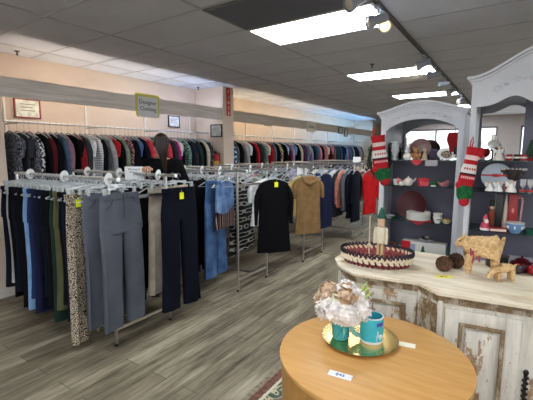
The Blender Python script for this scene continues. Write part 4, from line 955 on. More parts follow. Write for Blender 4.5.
# straw animals
straw = mat('straw', (224, 190, 140), .8, rgb2=(186, 146, 96), scale=60, stretch=(1, 1, 1), bump=.6)
def straw_animal(x, y, rz, k, label, graze):
    """x forward is the head"""
    t = thing('straw_deer' , label, 'straw figure', (x, y, .9), rz)
    if graze:
        V = [(-.32, 0, .5), (-.1, 0, .53), (.15, 0, .5), (.3, 0, .42), (.42, 0, .26), (.52, 0, .12), (-.4, 0, .56), (-.46, 0, .66),
             (.16, .1, .26), (.18, .11, .02), (.16, -.1, .26), (.18, -.11, .02), (-.3, .1, .26), (-.33, .11, .02), (-.3, -.1, .26), (-.33, -.11, .02)]
        Rr = [.16, .17, .15, .12, .1, .06, .05, .035, .07, .06, .07, .06, .075, .06, .075, .06]
        E_ = [(0, 1), (1, 2), (2, 3), (3, 4), (4, 5), (0, 6), (6, 7), (2, 8), (8, 9), (2, 10), (10, 11), (0, 12), (12, 13), (0, 14), (14, 15)]
    else:
        V = [(-.34, 0, .74), (-.1, 0, .74), (.16, 0, .74), (.32, 0, .8), (.42, 0, .82), (.54, 0, .68), (-.44, 0, .86), (-.48, 0, 1.0),
             (.22, .12, .4), (.24, .13, .03), (.22, -.12, .4), (.24, -.13, .03), (-.32, .12, .4), (-.35, .13, .03), (-.32, -.12, .4), (-.35, -.13, .03)]
        Rr = [.27, .25, .22, .16, .13, .08, .06, .03, .085, .07, .085, .07, .095, .07, .095, .07]
        E_ = [(0, 1), (1, 2), (2, 3), (3, 4), (4, 5), (0, 6), (6, 7), (2, 8), (8, 9), (2, 10), (10, 11), (0, 12), (12, 13), (0, 14), (14, 15)]
    V = [(a*k, b_*k, c_*k) for a, b_, c_ in V]; Rr = [r_*k for r_ in Rr]
    obj('body', skin_mesh('body', V, E_, Rr, root=1), straw, t)
    hx = V[4]
    for s in (-1, 1):
        obj('ear', MB().tube([(hx[0]-.02*k, s*.07*k, hx[2]+.08*k), (hx[0]-.06*k, s*.12*k, hx[2]+.12*k), (hx[0]-.09*k, s*.15*k, hx[2]+.17*k)], [.03*k, .03*k, .008*k], 8), straw, t)
    e = MB()
    for s in (-1, 1): e.ball((hx[0]+.03*k, s*.11*k, hx[2]+.02*k), .018*k, 8, 6)
    obj('eye', e, black_metal, t)
    for lx, ly in ((V[8][0], V[8][1]), (V[10][0], V[10][1]), (V[12][0], V[12][1]), (V[14][0], V[14][1])):
        zz = (.1 if graze else .14)*k; bd = MB().lathe([(.068*k, 0), (.076*k, .01*k), (.068*k, .02*k)], 10, (lx*1.05, ly*1.05, zz))
        obj('binding', bd, mat('binding_cord', (150, 110, 64), .8), t)
    rn2 = random.Random(int(k*1000)); ss = MB()
    for q in range(46 if not graze else 20):
        bx = rn2.uniform(-.4, .35)*k; an = rn2.uniform(.3, PI-.3); rad = (.21 if not graze else .155)*k; zc = (.74 if not graze else .5)*k
        p = Vector((bx, rad*math.cos(an), zc+rad*math.sin(an))); d = Vector((rn2.uniform(-1, 1), .5*math.cos(an), .25*rn2.random())).normalized()*.1*k
        ss.tube([tuple(p-d*.5), tuple(p+d*.6+Vector((0, 0, .01*k)))], .0055*k, 4)
    obj('loose_straw', ss, straw, t)
    return t
d1 = straw_animal(-.125, 2.375, R(190), .235, 'large straw reindeer with a maroon ribbon standing on the sideboard', False)
rb = MB(); 
for s in (-1, 1): rb.slab([(.035+.0, .15), (.055, .155), (.052, .1), (.04, .075), (.03, .1)], s*.043-.002, s*.043+.002)
rb.M = Matrix(); rb.tube([(.05, .04*math.cos(a), .148+.045*math.sin(a)) for a in [2*PI*q/14 for q in range(15)]], .005, 6)
rb.slab([(.0, .145), (.012, .15), (.014, .1), (.004, .085)], .042, .046)
obj('ribbon', rb, mat('maroon_ribbon', (150, 56, 66), .6), d1)
straw_animal(-.01, 2.33, R(212), .15, 'small straw deer grazing with its head down beside the reindeer', True)

# ------------------------------------------------------------------ white arched display hutches
hw = mat('hutch_paint', (206, 208, 214), .45, var=.05, scale=5)
hin = mat('hutch_lining', (106, 104, 120), .6)
mirror = mat('mirror', (225, 225, 225), .02, 1.0)
glass_s = mat('green_glass', (30, 84, 66), .05, alpha=.42)
def hutch(x0, x1, y, dep, z_low, z_cor, arch, label, shelves, st, inner, mir, cw):
    cx = (x0+x1)/2; wd = x1-x0
    t = thing('display_hutch', label, 'hutch', (cx, y+dep/2, 0)); h = wd/2; yf = -dep/2; yb = dep/2
    fr_ = MB()
    for s in (-1, 1):
        a, b_ = (-h, -h+st) if s < 0 else (h-st, h)
        fr_.box((a, yf, 0), (b_, yf+.022, z_cor-.07), .003)
        fr_.box((a+.008*(1 if st > .03 else 0), yf-.004, .1), (b_-.008, yf, z_cor-.25), .002)
    obj('stile', fr_, hw, t)
    sd = MB()
    for s in (-1, 1):
        a, b_ = (-h, -h+.018) if s < 0 else (h-.018, h); sd.box((a, yf+.022, 0), (b_, yb, z_cor-.05))
    obj('side_panel', sd, hw, t)
    obj('back_panel', MB().box((-h+.018, yb-.012, 0), (h-.018, yb, z_cor-.05)), hin, t)
    obj('mirror', MB().box((mir[0]-cx, yb-.016, mir[2]), (mir[1]-cx, yb-.012, z_cor-.07)), mirror, t)
    N = 40
    def prof(f): return [(-h+wd*i/N, f(i/N)) for i in range(N+1)]
    outer = prof(arch); inn = prof(inner)
    def strip(top, bot, y0, y1, sx=1.0):
        m = MB()
        for i in range(N):
            q = [(top[i][0]*sx, top[i][1]), (top[i+1][0]*sx, top[i+1][1]), (bot[i+1][0]*sx, bot[i+1][1]), (bot[i][0]*sx, bot[i][1])]
            m.slab(q[::-1], y0, y1)
        return m
    obj('arched_apron', strip([(x, z-.02) for x, z in outer], inn, yf-.004, yf+.018), hw, t, smooth=.4)
    co = strip([(x, z) for x, z in outer], [(x, z-.018) for x, z in outer], yf-cw, yb, 1+2*cw/wd)
    k = len(co.v); c2 = strip([(x, z-.018) for x, z in outer], [(x, z-.034) for x, z in outer], yf-cw*.62, yb, 1+1.3*cw/wd)
    c3 = strip([(x, z-.034) for x, z in outer], [(x, z-.05) for x, z in outer], yf-cw*.3, yf+.02, 1+.6*cw/wd)
    co.add(c2.v, c2.f); co.add(c3.v, c3.f); obj('cornice', co, hw, t, smooth=.4)
    # carved scrolls on the apron
    cv = MB(); 
    def scroll(u0, sgn, sz):
        x = -h+wd*u0; z = (arch(u0)-.05+inner(u0))/2; pts = []
        for q in range(16):
            a = q*.42; r_ = sz*(1-q/20); pts.append((x+sgn*r_*math.cos(a), yf-.007, z+r_*math.sin(a)*.9))
        cv.tube(pts, sz*.15, 6)
    for u0, sg, sz in ((.17, 1, .028), (.3, -1, .022), (.4, 1, .024), (.5, 1, .02), (.6, -1, .024), (.7, 1, .022), (.83, -1, .028)): scroll(u0, sg, sz*wd/.75)
    for u0 in (.23, .35, .45, .55, .65, .77):
        x = -h+wd*u0; z = (arch(u0)-.05+inner(u0))/2; cv.ball((x, yf-.006, z), (.014, .005, .008), 8, 5)
    obj('carving', cv, hw, t)
    for z in shelves:
        obj('shelf', MB().box((-h+.02, yf+.03, z-.009), (h-.02, yb-.018, z)), glass_s, t)
    obj('base_shelf', MB().box((-h+.018, yf+.022, z_low-.02), (h-.018, yb-.012, z_low)), hw, t)
    obj('cupboard_front', MB().box((-h+st, yf+.002, .05), (h-st, yf+.02, z_low)), hw, t)
    return t
def arch1(u): return 1.925+.075*math.sin(PI*min(1, max(0, (u-.0)/1.0)))**1.5
def inn1(u):
    v = (u-.09)/.82
    return 1.775 if not 0 < v < 1 else 1.775+.085*math.sin(PI*v)**.6
H1Y, H2Y = 3.15, 2.86
hutch(-.945, -.325, H1Y, .36, .74, 1.945, arch1, 'smaller white arched display hutch on the left, with christmas dishes', (1.035, 1.325, 1.535), .042, inn1, (-.93, -.34, 1.535), .03)
def arch2(u):
    v = abs(u-.5)*2
    return 2.09+.17*(.5+.5*math.cos(PI*min(1, v*1.02)))
def inn2(u):
    v = abs(u-.5)*2
    return 1.895+.06*math.exp(-((v-.42)/.22)**2)-.02*math.exp(-(v/.2)**2)
hutch(-.265, .56, H2Y, .30, .86, 2.1, arch2, 'taller white arched hutch with carved crest at the right edge', (1.07, 1.34, 1.545), .034, inn2, (-.25, .04, 1.545), .03)

# ------------------------------------------------------------------ stockings, wreath and plaid cloth
red_knit = mat('red_knit', (176, 24, 36), .9, bump=.4, scale=150); white_knit = mat('white_knit', (226, 218, 212), .9, bump=.4, scale=150); green_knit = mat('green_knit', (26, 110, 60), .9, rgb2=(16, 70, 38), scale=70)
def stocking(x, y, ztop, rz, k, label):
    t = thing('christmas_stocking', label, 'stocking', (x, y, ztop), rz)
    def seg(z0, z1, n=6, off=0.0, w0=None):
        rs = []
        for i in range(n+1):
            z = z0+(z1-z0)*i/n; w_ = (.055+.006*math.sin(z*22))*k; rs.append([(off+.08*k*max(0, (-z/k-.30))*1.2+w_*math.cos(2*PI*j/20), .022*k*math.sin(2*PI*j/20), z) for j in range(20)])
        return MB().rings(rs)
    for nm, a, b_, m in (('cuff', 0, -.055, red_knit), ('pattern_band', -.055, -.085, white_knit), ('red_band', -.085, -.115, red_knit), ('white_band', -.115, -.175, white_knit), ('dark_band', -.175, -.19, mat('dark_knit', (60, 20, 30), .9)), ('lower_pattern_band', -.19, -.225, red_knit), ('leg', -.225, -.26, red_knit)):
        obj(nm, seg(a*k, b_*k), m, t)
    for z in (-.068, -.205):
        zz = MB()
        for q in range(7):
            xx = (-.046+q*.0153)*k; zz.box((xx-.004*k, -.0235*k, (z-.008)*k), (xx+.004*k, -.0195*k, (z+.008)*k))
        obj('knit_motif', zz, white_knit if False else mat('pink_knit', (236, 190, 190), .9), t)
    mo = MB()
    for q in range(5):
        xx = (-.036+q*.018)*k; mo.ball((xx, -.0215*k, -.145*k), (.006*k, .003, .009*k), 6, 4)
    obj('red_motif', mo, red_knit, t)
    f = MB(); f.ball((.01*k, 0, -.31*k), (.062*k, .026*k, .062*k), 18, 12); f.ball((-.01*k, -.002, -.285*k), (.05*k, .024*k, .05*k), 14, 10)
    obj('green_foot', f, green_knit, t)
    obj('toe', MB().ball((.02*k, -.002, -.368*k), (.04*k, .022*k, .034*k), 14, 10), red_knit, t)
    obj('heel', MB().ball((-.042*k, 0, -.262*k), (.03*k, .024*k, .03*k), 12, 8), red_knit, t)
    obj('hanging_loop', MB().tube([(-.03*k, 0, -.01*k), (-.034*k, 0, .035*k), (-.026*k, 0, .07*k), (-.016*k, 0, .035*k), (-.018*k, 0, -.01*k)], .0045*k, 6), red_knit, t)
    for q in range(4): pass
    return t
s1 = stocking(-.955, 3.095, 1.735, R(28), 1.05, 'knitted red, white and green stocking hanging left of the smaller hutch')
s1.rotation_euler = (0, R(-8), R(28))
s2 = stocking(-.225, 2.80, 1.63, R(20), .98, 'red and white knitted stocking with green foot hanging between the hutches')
s2.rotation_euler = (0, R(9), R(20)); s2.scale = (.84, 1, 1)
obj('folded_top', MB().ball((.05, .0, -.03), (.032, .02, .036), 14, 10), red_knit, s2)
wr = thing('wreath', 'dark green wreath hanging behind the left stocking', 'wreath', (-1.0, 3.32, 1.55))
m = MB(); rr = random.Random(11)
for q in range(420):
    a = rr.uniform(0, 2*PI); rad = rr.gauss(.0, .018); c_ = Vector((0.03*math.cos(a)*0, 0, 0)); cx_, cz_ = .09*math.cos(a), .16*math.sin(a)
    d = Vector((rr.gauss(0, 1), rr.gauss(0, 1), rr.gauss(0, 1))).normalized()*.03; p = Vector((cx_+rad, rr.gauss(0, .012), cz_+rad)); u = d.orthogonal()*.12
    m.add([tuple(p-u), tuple(p+u), tuple(p+d)], [(0, 1, 2)])
m.tube([(.09*math.cos(2*PI*q/24), 0, .16*math.sin(2*PI*q/24)) for q in range(25)], .014, 6)
obj('needles', m, mat('dark_fir', (26, 50, 34), .8), wr)
pc = thing('plaid_cloth', 'red plaid cloth with green trim hanging inside the top right of smaller hutch', 'cloth', (-.395, 3.22, 1.75), 0)
rs = []
for i in range(7):
    u = i/6; rs.append(oval(0, -.15*u, .045+.012*math.sin(u*5), .012, 1, .003, 16))
obj('cloth', MB().rings(rs), C['red plaid'], pc)
obj('green_trim', MB().box((-.0, -.016, -.17), (.045, .01, -.11), .004), mat('dark_fir', (26, 50, 34)), pc)
obj('ribbon', MB().tube([(0, 0, 0), (0, .0, .04)], .003, 6), mat('maroon_ribbon', (150, 56, 66)), pc)

# ------------------------------------------------------------------ things on the hutch shelves
def P(rgb, r_=.4, **k): return mat('paint_%d_%d_%d' % rgb, rgb, r_, **k)
WHITE, RED, DRED, GREEN, CREAM_, TAN_, BLK = P((232, 232, 228)), P((190, 30, 40)), P((120, 18, 30), .2), P((40, 110, 62)), P((224, 208, 176)), P((176, 128, 84)), P((24, 24, 26))
Z1, Z2, Z3, Z0 = 1.535, 1.325, 1.035, .74
yA = 3.22
def fig(name, label, cat, x, y, z, parts, rz=.5, k=1.0):
    t = thing(name, label, cat, (x, y, z), rz)
    for nm, mb, m in parts: obj(nm, mb, m, t)
    t.scale = (k, k, k); return t
def L_(*p, n=20, c=(0, 0, 0)): return MB().lathe(list(p), n, c)
# top shelf, left hutch
fig('snowman', 'white snowman figurine on the top shelf of the smaller hutch', 'figurine', -.735, 3.19, Z1, [('body', MB().ball((0, 0, .03), (.034, .03, .032)).ball((0, 0, .072), (.024, .022, .022)).ball((0, 0, .1), (.016, .016, .016)), WHITE), ('face', MB().ball((0, -.021, .075), (.003, .004, .003), 6, 4).ball((-.008, -.019, .08), .0025, 6, 4).ball((.008, -.019, .08), .0025, 6, 4), BLK)])
fig('round_plate', 'dark rust round plate leaning at the back of the top shelf', 'plate', -.655, 3.29, Z1, [('plate', (lambda m: (setattr(m, 'M', Matrix.Translation((0, 0, .088)) @ Matrix.Rotation(R(78), 4, 'X')), m.lathe([(.002, 0), (.05, 0), (.085, .012), (.088, .014), (.05, .006), (.002, .005)], 36, cap=False))[1])(MB()), P((104, 60, 52), .3))], rz=0)
fig('teddy_bear', 'small tan teddy bear figurine before the dark round plate', 'figurine', -.672, 3.2, Z1, [('body', MB().ball((0, 0, .032), (.03, .026, .034)).ball((0, -.004, .078), (.024, .022, .023)).ball((-.018, 0, .098), .009, 8, 6).ball((.018, 0, .098), .009, 8, 6).ball((-.03, -.01, .042), (.012, .012, .02), 8, 6).ball((.03, -.01, .042), (.012, .012, .02), 8, 6).ball((-.018, -.022, .012), (.013, .02, .012), 8, 6).ball((.018, -.022, .012), (.013, .02, .012), 8, 6), P((176, 128, 84), .9)), ('snout', MB().ball((0, -.024, .072), (.01, .008, .008), 8, 6), P((214, 176, 132))), ('nose', MB().ball((0, -.031, .075), .0035, 6, 4), BLK)])
fig('angel_figurine', 'beige cloaked figurine right of the tan teddy bear', 'figurine', -.60, 3.19, Z1, [('cloak', L_((.024, 0), (.022, .02), (.012, .062), (.006, .066)), P((178, 160, 140))), ('head', MB().ball((0, 0, .078), .013), P((214, 180, 150))), ('hood', MB().ball((0, .004, .082), (.016, .014, .015)), P((160, 140, 120)))])
fig('crystal_vase', 'clear crystal vase at the left end of the top shelf', 'vase', -.835, 3.2, Z1, [('glass', L_((.002, 0), (.03, 0), (.012, .012), (.012, .03), (.034, .07), (.028, .13), (.036, .15), (.033, .15), (.025, .13), (.03, .07), (.009, .035), (.002, .03)), mat('crystal', (225, 230, 235), .04, alpha=.4))])
fig('grapes_ornament', 'dark purple and silver cluster ornament on the top shelf', 'ornament', -.535, 3.21, Z1, [('cluster', (lambda m: ([m.ball((.03*math.cos(q*2.4)*(1-q/40), .02*math.sin(q*2.4), .014+.0035*q), .014, 8, 6) for q in range(20)], m)[1])(MB()), P((74, 66, 88), .3))])
fig('oval_dish', 'oval white dish with black and brown pattern leaning on top shelf', 'dish', -.445, 3.2, Z1, [('rim', (lambda m: (setattr(m, 'M', Matrix.Translation((0, 0, .046)) @ Matrix.Rotation(R(66), 4, 'X') @ Matrix.Diagonal((1.35, 1, 1, 1))), m.lathe([(.03, 0), (.048, .01), (.05, .013), (.046, .012), (.03, .004)], 32, cap=False))[1])(MB()), WHITE),
    ('pattern', (lambda m: (setattr(m, 'M', Matrix.Translation((0, 0, .046)) @ Matrix.Rotation(R(66), 4, 'X') @ Matrix.Diagonal((1.35, 1, 1, 1))), m.lathe([(.002, .002), (.031, .003)], 32, cap=False))[1])(MB()), pattern('dish_pattern', 'floral', [(40, 40, 36), (200, 190, 170), (120, 76, 50)], 60, .3))], rz=.3)
fig('heart_pennant', 'red heart shaped pennant hanging over the edge of the top shelf', 'ornament', -.655, 3.172, Z1, [('pennant', MB().slab([(-.045, 0), (.045, 0), (.03, -.025), (0, -.045), (-.03, -.025)], -.003, 0).box((-.045, -.003, .0006), (.045, .05, .003)), RED)], rz=0)
fig('shelf_card', 'pale translucent price card hanging below the top shelf edge', 'price card', -.545, 3.172, Z1, [('card', MB().box((-.045, -.002, -.045), (.045, 0, .002)).box((-.045, -.002, .0006), (.045, .03, .002)), mat('grey_card', (176, 172, 178), .5))], rz=0)
# second shelf
fig('cream_teapot', 'small white teapot with red trim on the second shelf', 'teapot', -.72, 3.2, Z2, [('pot', L_((.02, 0), (.034, .012), (.04, .032), (.03, .054), (.014, .062), (.006, .066), (.008, .074), (.002, .078)), P((228, 220, 212), .3)), ('spout', MB().tube([(.03, 0, .03), (.052, 0, .045), (.06, 0, .062)], [.01, .007, .005], 8), P((228, 220, 212), .3)), ('handle', MB().tube([(-.03, 0, .05), (-.055, 0, .048), (-.055, 0, .022), (-.034, 0, .018)], .005, 8), P((186, 60, 66)))])
fig('santa_cup', 'white and pink figurine cup left of the small teapot', 'cup', -.81, 3.2, Z2, [('cup', L_((.022, 0), (.028, .01), (.033, .05), (.031, .05), (.025, .012), (.002, .008)), WHITE), ('figure', MB().ball((.0, -.028, .03), (.014, .01, .02)).ball((0, -.03, .056), .01), P((206, 120, 124)))])
fig('white_bell', 'tiny white lidded dish between the cup and the teapot', 'dish', -.766, 3.18, Z2, [('dish', L_((.018, 0), (.024, .01), (.022, .024), (.01, .034), (.003, .042)), P((236, 232, 226)))])
fig('gift_box', 'red square gift box with white dots on the second shelf', 'box', -.605, 3.2, Z2, [('box', MB().box((-.036, -.03, 0), (.036, .03, .056), .003), P((200, 40, 62))), ('lid', MB().box((-.039, -.033, .05), (.039, .033, .066), .003), P((210, 48, 70))), ('dots', (lambda m: ([m.ball((-.024+.016*(q % 4), -.0305, .012+.016*(q//4)), (.003, .001, .003), 6, 4) for q in range(8)], m)[1])(MB()), WHITE)])
fig('holly_ornament', 'green holly ornament right of the red gift box', 'ornament', -.525, 3.2, Z2, [('leaves', (lambda m: ([m.tube([(0, 0, .01), (.022*math.cos(q), .018*math.sin(q), .03), (.034*math.cos(q), .028*math.sin(q), .026+.006*q)], [.004, .01, .002], 6) for q in (0, 1, 2, 3, 4, 5)], m)[1])(MB()), GREEN), ('berries', MB().ball((0, -.01, .03), .007, 8, 6).ball((.01, -.012, .038), .007, 8, 6), RED), ('base', L_((.02, 0), (.02, .008), (.008, .012)), WHITE)])
fig('pink_bird', 'dusty pink bird ornament at the right of the second shelf', 'ornament', -.445, 3.2, Z2, [('body', MB().ball((0, 0, .022), (.034, .02, .022)).ball((.022, 0, .044), .014).tube([(-.03, 0, .025), (-.052, 0, .04)], [.012, .004], 6), P((176, 112, 116))), ('beak', MB().tube([(.034, 0, .044), (.044, 0, .042)], [.004, .001], 6), P((220, 160, 70)))])
# third shelf
fig('oval_platter', 'large dark red round platter leaning at the back of third shelf', 'platter', -.70, 3.27, Z3, [('platter', (lambda m: (setattr(m, 'M', Matrix.Translation((0, 0, .118)) @ Matrix.Rotation(R(80), 4, 'X')), m.lathe([(.002, 0), (.07, 0), (.115, .016), (.12, .02), (.114, .019), (.07, .006), (.002, .006)], 44, cap=False))[1])(MB()), mat('dark_red_lacquer', (66, 9, 16), .3, spec=.25))], rz=0)
for k in range(6):
    fig('dinner_plate', ['bottom', 'second lowest', 'third lowest', 'third highest', 'second highest', 'topmost'][k]+' white plate in the stack on the third shelf', 'plate', -.625, 3.2, Z3+.0095+k*.0105, [('plate', L_((.002, 0), (.055, 0), (.08, .004), (.092, .008), (.0945, .0125), (.092, .0155), (.078, .013), (.055, .0075), (.002, .0075), n=32), P((240, 238, 232), .35))])['group'] = 'white plates on the third shelf'
fig('red_napkin', 'red napkin under the plate stack, draped over third shelf edge', 'napkin', -.615, 3.175, Z3, [('cloth', MB().box((-.095, -.0, .0006), (.095, .1, .009), .002).slab([(-.08, .009), (.06, .009), (.02, -.018), (-.005, -.032), (-.03, -.018)], -.004, 0), RED)], rz=0)
fig('cup_stack', 'white cup with coloured sprigs right of the plate stack', 'cup', -.478, 3.185, Z3, [('cup', L_((.018, 0), (.02, .006), (.034, .04), (.036, .052), (.034, .052), (.018, .01), (.002, .008)), WHITE), ('sprig', MB().tube([(-.02, -.026, .03), (0, -.034, .036), (.02, -.026, .03)], .004, 6), GREEN)])
fig('cup_stack', 'second white cup stacked inside the one with coloured sprigs', 'cup', -.478, 3.185, Z3+.028, [('cup', L_((.018, 0), (.02, .006), (.034, .04), (.036, .052), (.034, .052), (.018, .01), (.002, .008)), P((220, 214, 206)))])
fig('gold_bowl', 'small gold and cream bowl at the right of the third shelf', 'bowl', -.415, 3.2, Z3, [('bowl', L_((.018, 0), (.03, .015), (.04, .036), (.038, .036), (.02, .012), (.002, .008)), P((206, 190, 150))), ('rim', L_((.04, .034), (.0415, .037), (.04, .04), (.038, .037)), gold)])
fig('glass_dish', 'clear glass footed dish at the left end of third shelf', 'dish', -.865, 3.2, Z3, [('glass', L_((.002, 0), (.03, .0), (.02, .006), (.05, .022), (.066, .034), (.062, .034), (.045, .024), (.002, .012), n=28), mat('crystal', (235, 240, 245)))], rz=0, k=.8)
# bottom
fig('tree_box', 'white and red gift box printed with a green christmas tree', 'box', -.575, 3.24, Z0, [('carton', MB().box((-.17, -.05, 0), (.17, .05, .12), .002), P((224, 222, 216))), ('red_panel', MB().box((-.171, -.0515, .0), (-.1, -.0502, .12)), RED), ('tree', MB().slab([(.0, .1), (-.012, .07), (-.006, .07), (-.02, .045), (-.01, .045), (-.03, .018), (.03, .018), (.01, .045), (.02, .045), (.006, .07), (.012, .07)], -.053, -.0505), GREEN), ('blue_panel', MB().box((-.1, -.0515, .02), (-.06, -.0502, .1)), P((150, 170, 190)))], rz=.0)
fig('silver_bowl', 'shiny silver bowl standing on the christmas tree box', 'bowl', -.56, 3.24, Z0+.12, [('bowl', L_((.002, 0), (.04, 0), (.07, .02), (.08, .042), (.077, .042), (.066, .022), (.002, .004), n=28), mat('silver', (200, 202, 206), .12, 1.0))], k=.8)
for i, (x, c, l) in enumerate(((-.86, (30, 40, 40), 'dark green glass bauble at bottom left of the smaller hutch'), (-.80, (70, 72, 80), 'grey glass bauble at bottom left of the smaller hutch'), (-.83, (110, 24, 30), 'dark red glass bauble resting behind the two others'))):
    fig('bauble', l, 'bauble', x, 3.19+.06*(i == 2), Z0, [('ball', MB().ball((0, 0, .04), .04, 16, 12), P(c, .1)), ('cap', L_((.008, .078), (.008, .086), (.003, .09), n=8), gold)])
fig('mini_tree', 'tiny dark green tree beside the right end of tree box', 'ornament', -.37, 3.2, Z0, [('tree', L_((.03, .02), (.022, .05), (.026, .05), (.015, .085), (.018, .085), (.002, .13), n=10), P((30, 74, 48))), ('trunk', L_((.008, 0), (.008, .02), n=8), TAN_)])

# right hutch
Q1, Q2, Q3, Q0 = 1.545, 1.34, 1.07, .86
yB = 2.92
lamp = fig('oil_lamp', 'clear glass oil lamp with crystal shade on the right hutch top shelf', 'lamp', -.125, 2.94, Q1, [('stem', L_((.026, 0), (.026, .006), (.007, .014), (.007, .075), (.014, .085)), mat('dark_bronze', (50, 44, 40), .4, .6)), ('holder', (lambda m: ([m.tube([(0, 0, .07), (.03*math.cos(q*1.57), .03*math.sin(q*1.57), .078), (.036*math.cos(q*1.57), .036*math.sin(q*1.57), .098)], .003, 6) for q in range(4)], m)[1])(MB()), mat('dark_bronze', (50, 44, 40))),
    ('shade', L_((.014, .09), (.04, .112), (.043, .13), (.03, .15), (.016, .158), n=24), mat('frosted_crystal', (226, 226, 220), .15, trans=.6)), ('chimney', L_((.016, .158), (.018, .172), (.014, .195), (.016, .2), n=16), mat('frosted_crystal', (226, 226, 220)))], k=.86)
fig('angel_figurine', 'white gowned angel figurine below the glass lamp', 'figurine', -.088, 2.905, Q1, [('gown', L_((.034, 0), (.032, .01), (.014, .05), (.011, .07), (.004, .074)), P((214, 208, 202))), ('head', MB().ball((0, 0, .084), .011), P((214, 190, 170))), ('wing', MB().slab([(-.008, .066), (-.034, .082), (-.03, .05), (-.01, .046)], .008, .012).slab([(.008, .066), (.034, .082), (.03, .05), (.01, .046)], .008, .012), WHITE)])
for i, (x, c, l) in enumerate(((-.03, (150, 30, 40), 'red glass candle cup right of the white gowned angel'), (.012, (40, 36, 38), 'black candle cup with a white band on the top shelf'), (.05, (156, 40, 48), 'red candle cup next to the small green tree'))):
    fig('candle_cup', l, 'candle', x, 2.91, Q1, [('cup', L_((.016, 0), (.018, .004), (.018, .038), (.016, .038), (.014, .03), (.002, .03)), P(c, .2)), ('band', L_((.0183, .014), (.0185, .015), (.0185, .024), (.0183, .025), n=20), P((206, 196, 190)))])
tr = MB()
for q in range(7):
    z = .03+q*.019; r_ = .05*(1-q/8)
    for a in range(11): tr.tube([(0, 0, z+.012), (r_*.6*math.cos(a*.571+q), r_*.6*math.sin(a*.571+q), z+.006), (r_*math.cos(a*.571+q), r_*math.sin(a*.571+q), z-.006)], [.004, .007, .001], 5)
fig('mini_tree', 'small green christmas tree on the right hutch top shelf', 'ornament', .088, 2.96, Q1, [('branches', tr, P((44, 86, 56), .8)), ('trunk', L_((.006, 0), (.006, .15), n=8), TAN_), ('pot', L_((.018, 0), (.02, .02), n=12), RED)], k=.85)
fig('gift_box', 'dark green box at the right edge of the top shelf', 'box', .135, 2.93, Q1, [('box', MB().box((-.025, -.03, 0), (.03, .03, .07), .003), P((24, 72, 52))), ('ribbon', MB().box((-.003, -.0315, 0), (.004, .0315, .0712)), RED)], rz=0)
fig('round_plate', 'large pale blue round plate tied with a red ribbon', 'plate', -.095, 2.985, Q2, [('plate', (lambda m: (setattr(m, 'M', Matrix.Translation((0, 0, .093)) @ Matrix.Rotation(R(80), 4, 'X')), m.lathe([(.002, 0), (.06, 0), (.088, .01), (.09, .013), (.06, .005), (.002, .005)], 40, cap=False))[1])(MB()), P((178, 192, 206), .3)), ('ribbon', MB().box((-.086, -.02, .098), (.086, -.016, .108)).ball((0, -.022, .103), (.012, .005, .012), 8, 6).slab([(0, .1), (-.022, .118), (-.02, .09)], -.024, -.02).slab([(0, .1), (.022, .118), (.02, .09)], -.024, -.02), RED)], rz=0)
fig('beaded_basket', 'dark beaded basket with a pale scalloped rim on second shelf', 'basket', .0, 2.99, Q2+.075, [('beads', (lambda m: ([m.ball(((.03+.012*j)*math.cos(q*.393+j*.2), (.03+.012*j)*.6*math.sin(q*.393+j*.2), .008+.016*j), .0085, 6, 5) for j in range(4) for q in range(16)], m)[1])(MB()), P((84, 78, 76), .25)), ('rim', (lambda m: ([m.ball((.07*math.cos(q*.33), .042*math.sin(q*.33), .07), .008, 6, 5) for q in range(19)], m)[1])(MB()), P((210, 206, 200), .25)), ('lining', MB().lathe([(.028, 0), (.062, .07)], 20).box((-.01, -.01, -.075), (.01, .01, .005)), P((60, 54, 54)))], rz=0)
for i, (x, c, l) in enumerate(((-.125, (236, 234, 232), 'left white winged angel in front of the ribboned plate'), (-.075, (226, 226, 230), 'right white winged angel in front of the ribboned plate'), (-.004, (240, 236, 230), 'white angel standing alone right of the ribboned plate'))):
    fig('angel_figurine', l, 'figurine', x, 2.9, Q2, [('gown', L_((.028, 0), (.026, .01), (.011, .044), (.004, .05)), P(c)), ('head', MB().ball((0, 0, .058), .0105), P((222, 196, 172))), ('wing', MB().slab([(-.006, .05), (-.03, .062), (-.026, .03), (-.008, .03)], .008, .012).slab([(.006, .05), (.03, .062), (.026, .03), (.008, .03)], .008, .012), WHITE)], k=1.15 if i == 2 else 1)
fig('figurine', 'brown and cream figurine between the winged angels', 'figurine', -.04, 2.915, Q2, [('body', L_((.016, 0), (.018, .02), (.01, .05), (.004, .052), n=12), P((110, 60, 56))), ('head', MB().ball((0, 0, .062), .0105), P((210, 180, 150)))])
for i, (x, l) in enumerate(((.058, 'stemmed glass with a red and white base, left one of two'), (.098, 'stemmed glass with a red and white base, at the photo edge'))):
    fig('wine_glass', l, 'glass', x, 2.91, Q2, [('glass', L_((.018, 0), (.018, .002), (.003, .006), (.003, .03), (.016, .045), (.019, .085), (.0175, .085), (.0145, .046), (.002, .034), n=18), mat('crystal', (235, 240, 245))), ('berries', (lambda m: ([m.ball((.013*math.cos(q), .013*math.sin(q), .011), .0075, 6, 5) for q in range(6)], m)[1])(MB()), P((200, 60, 66)))])
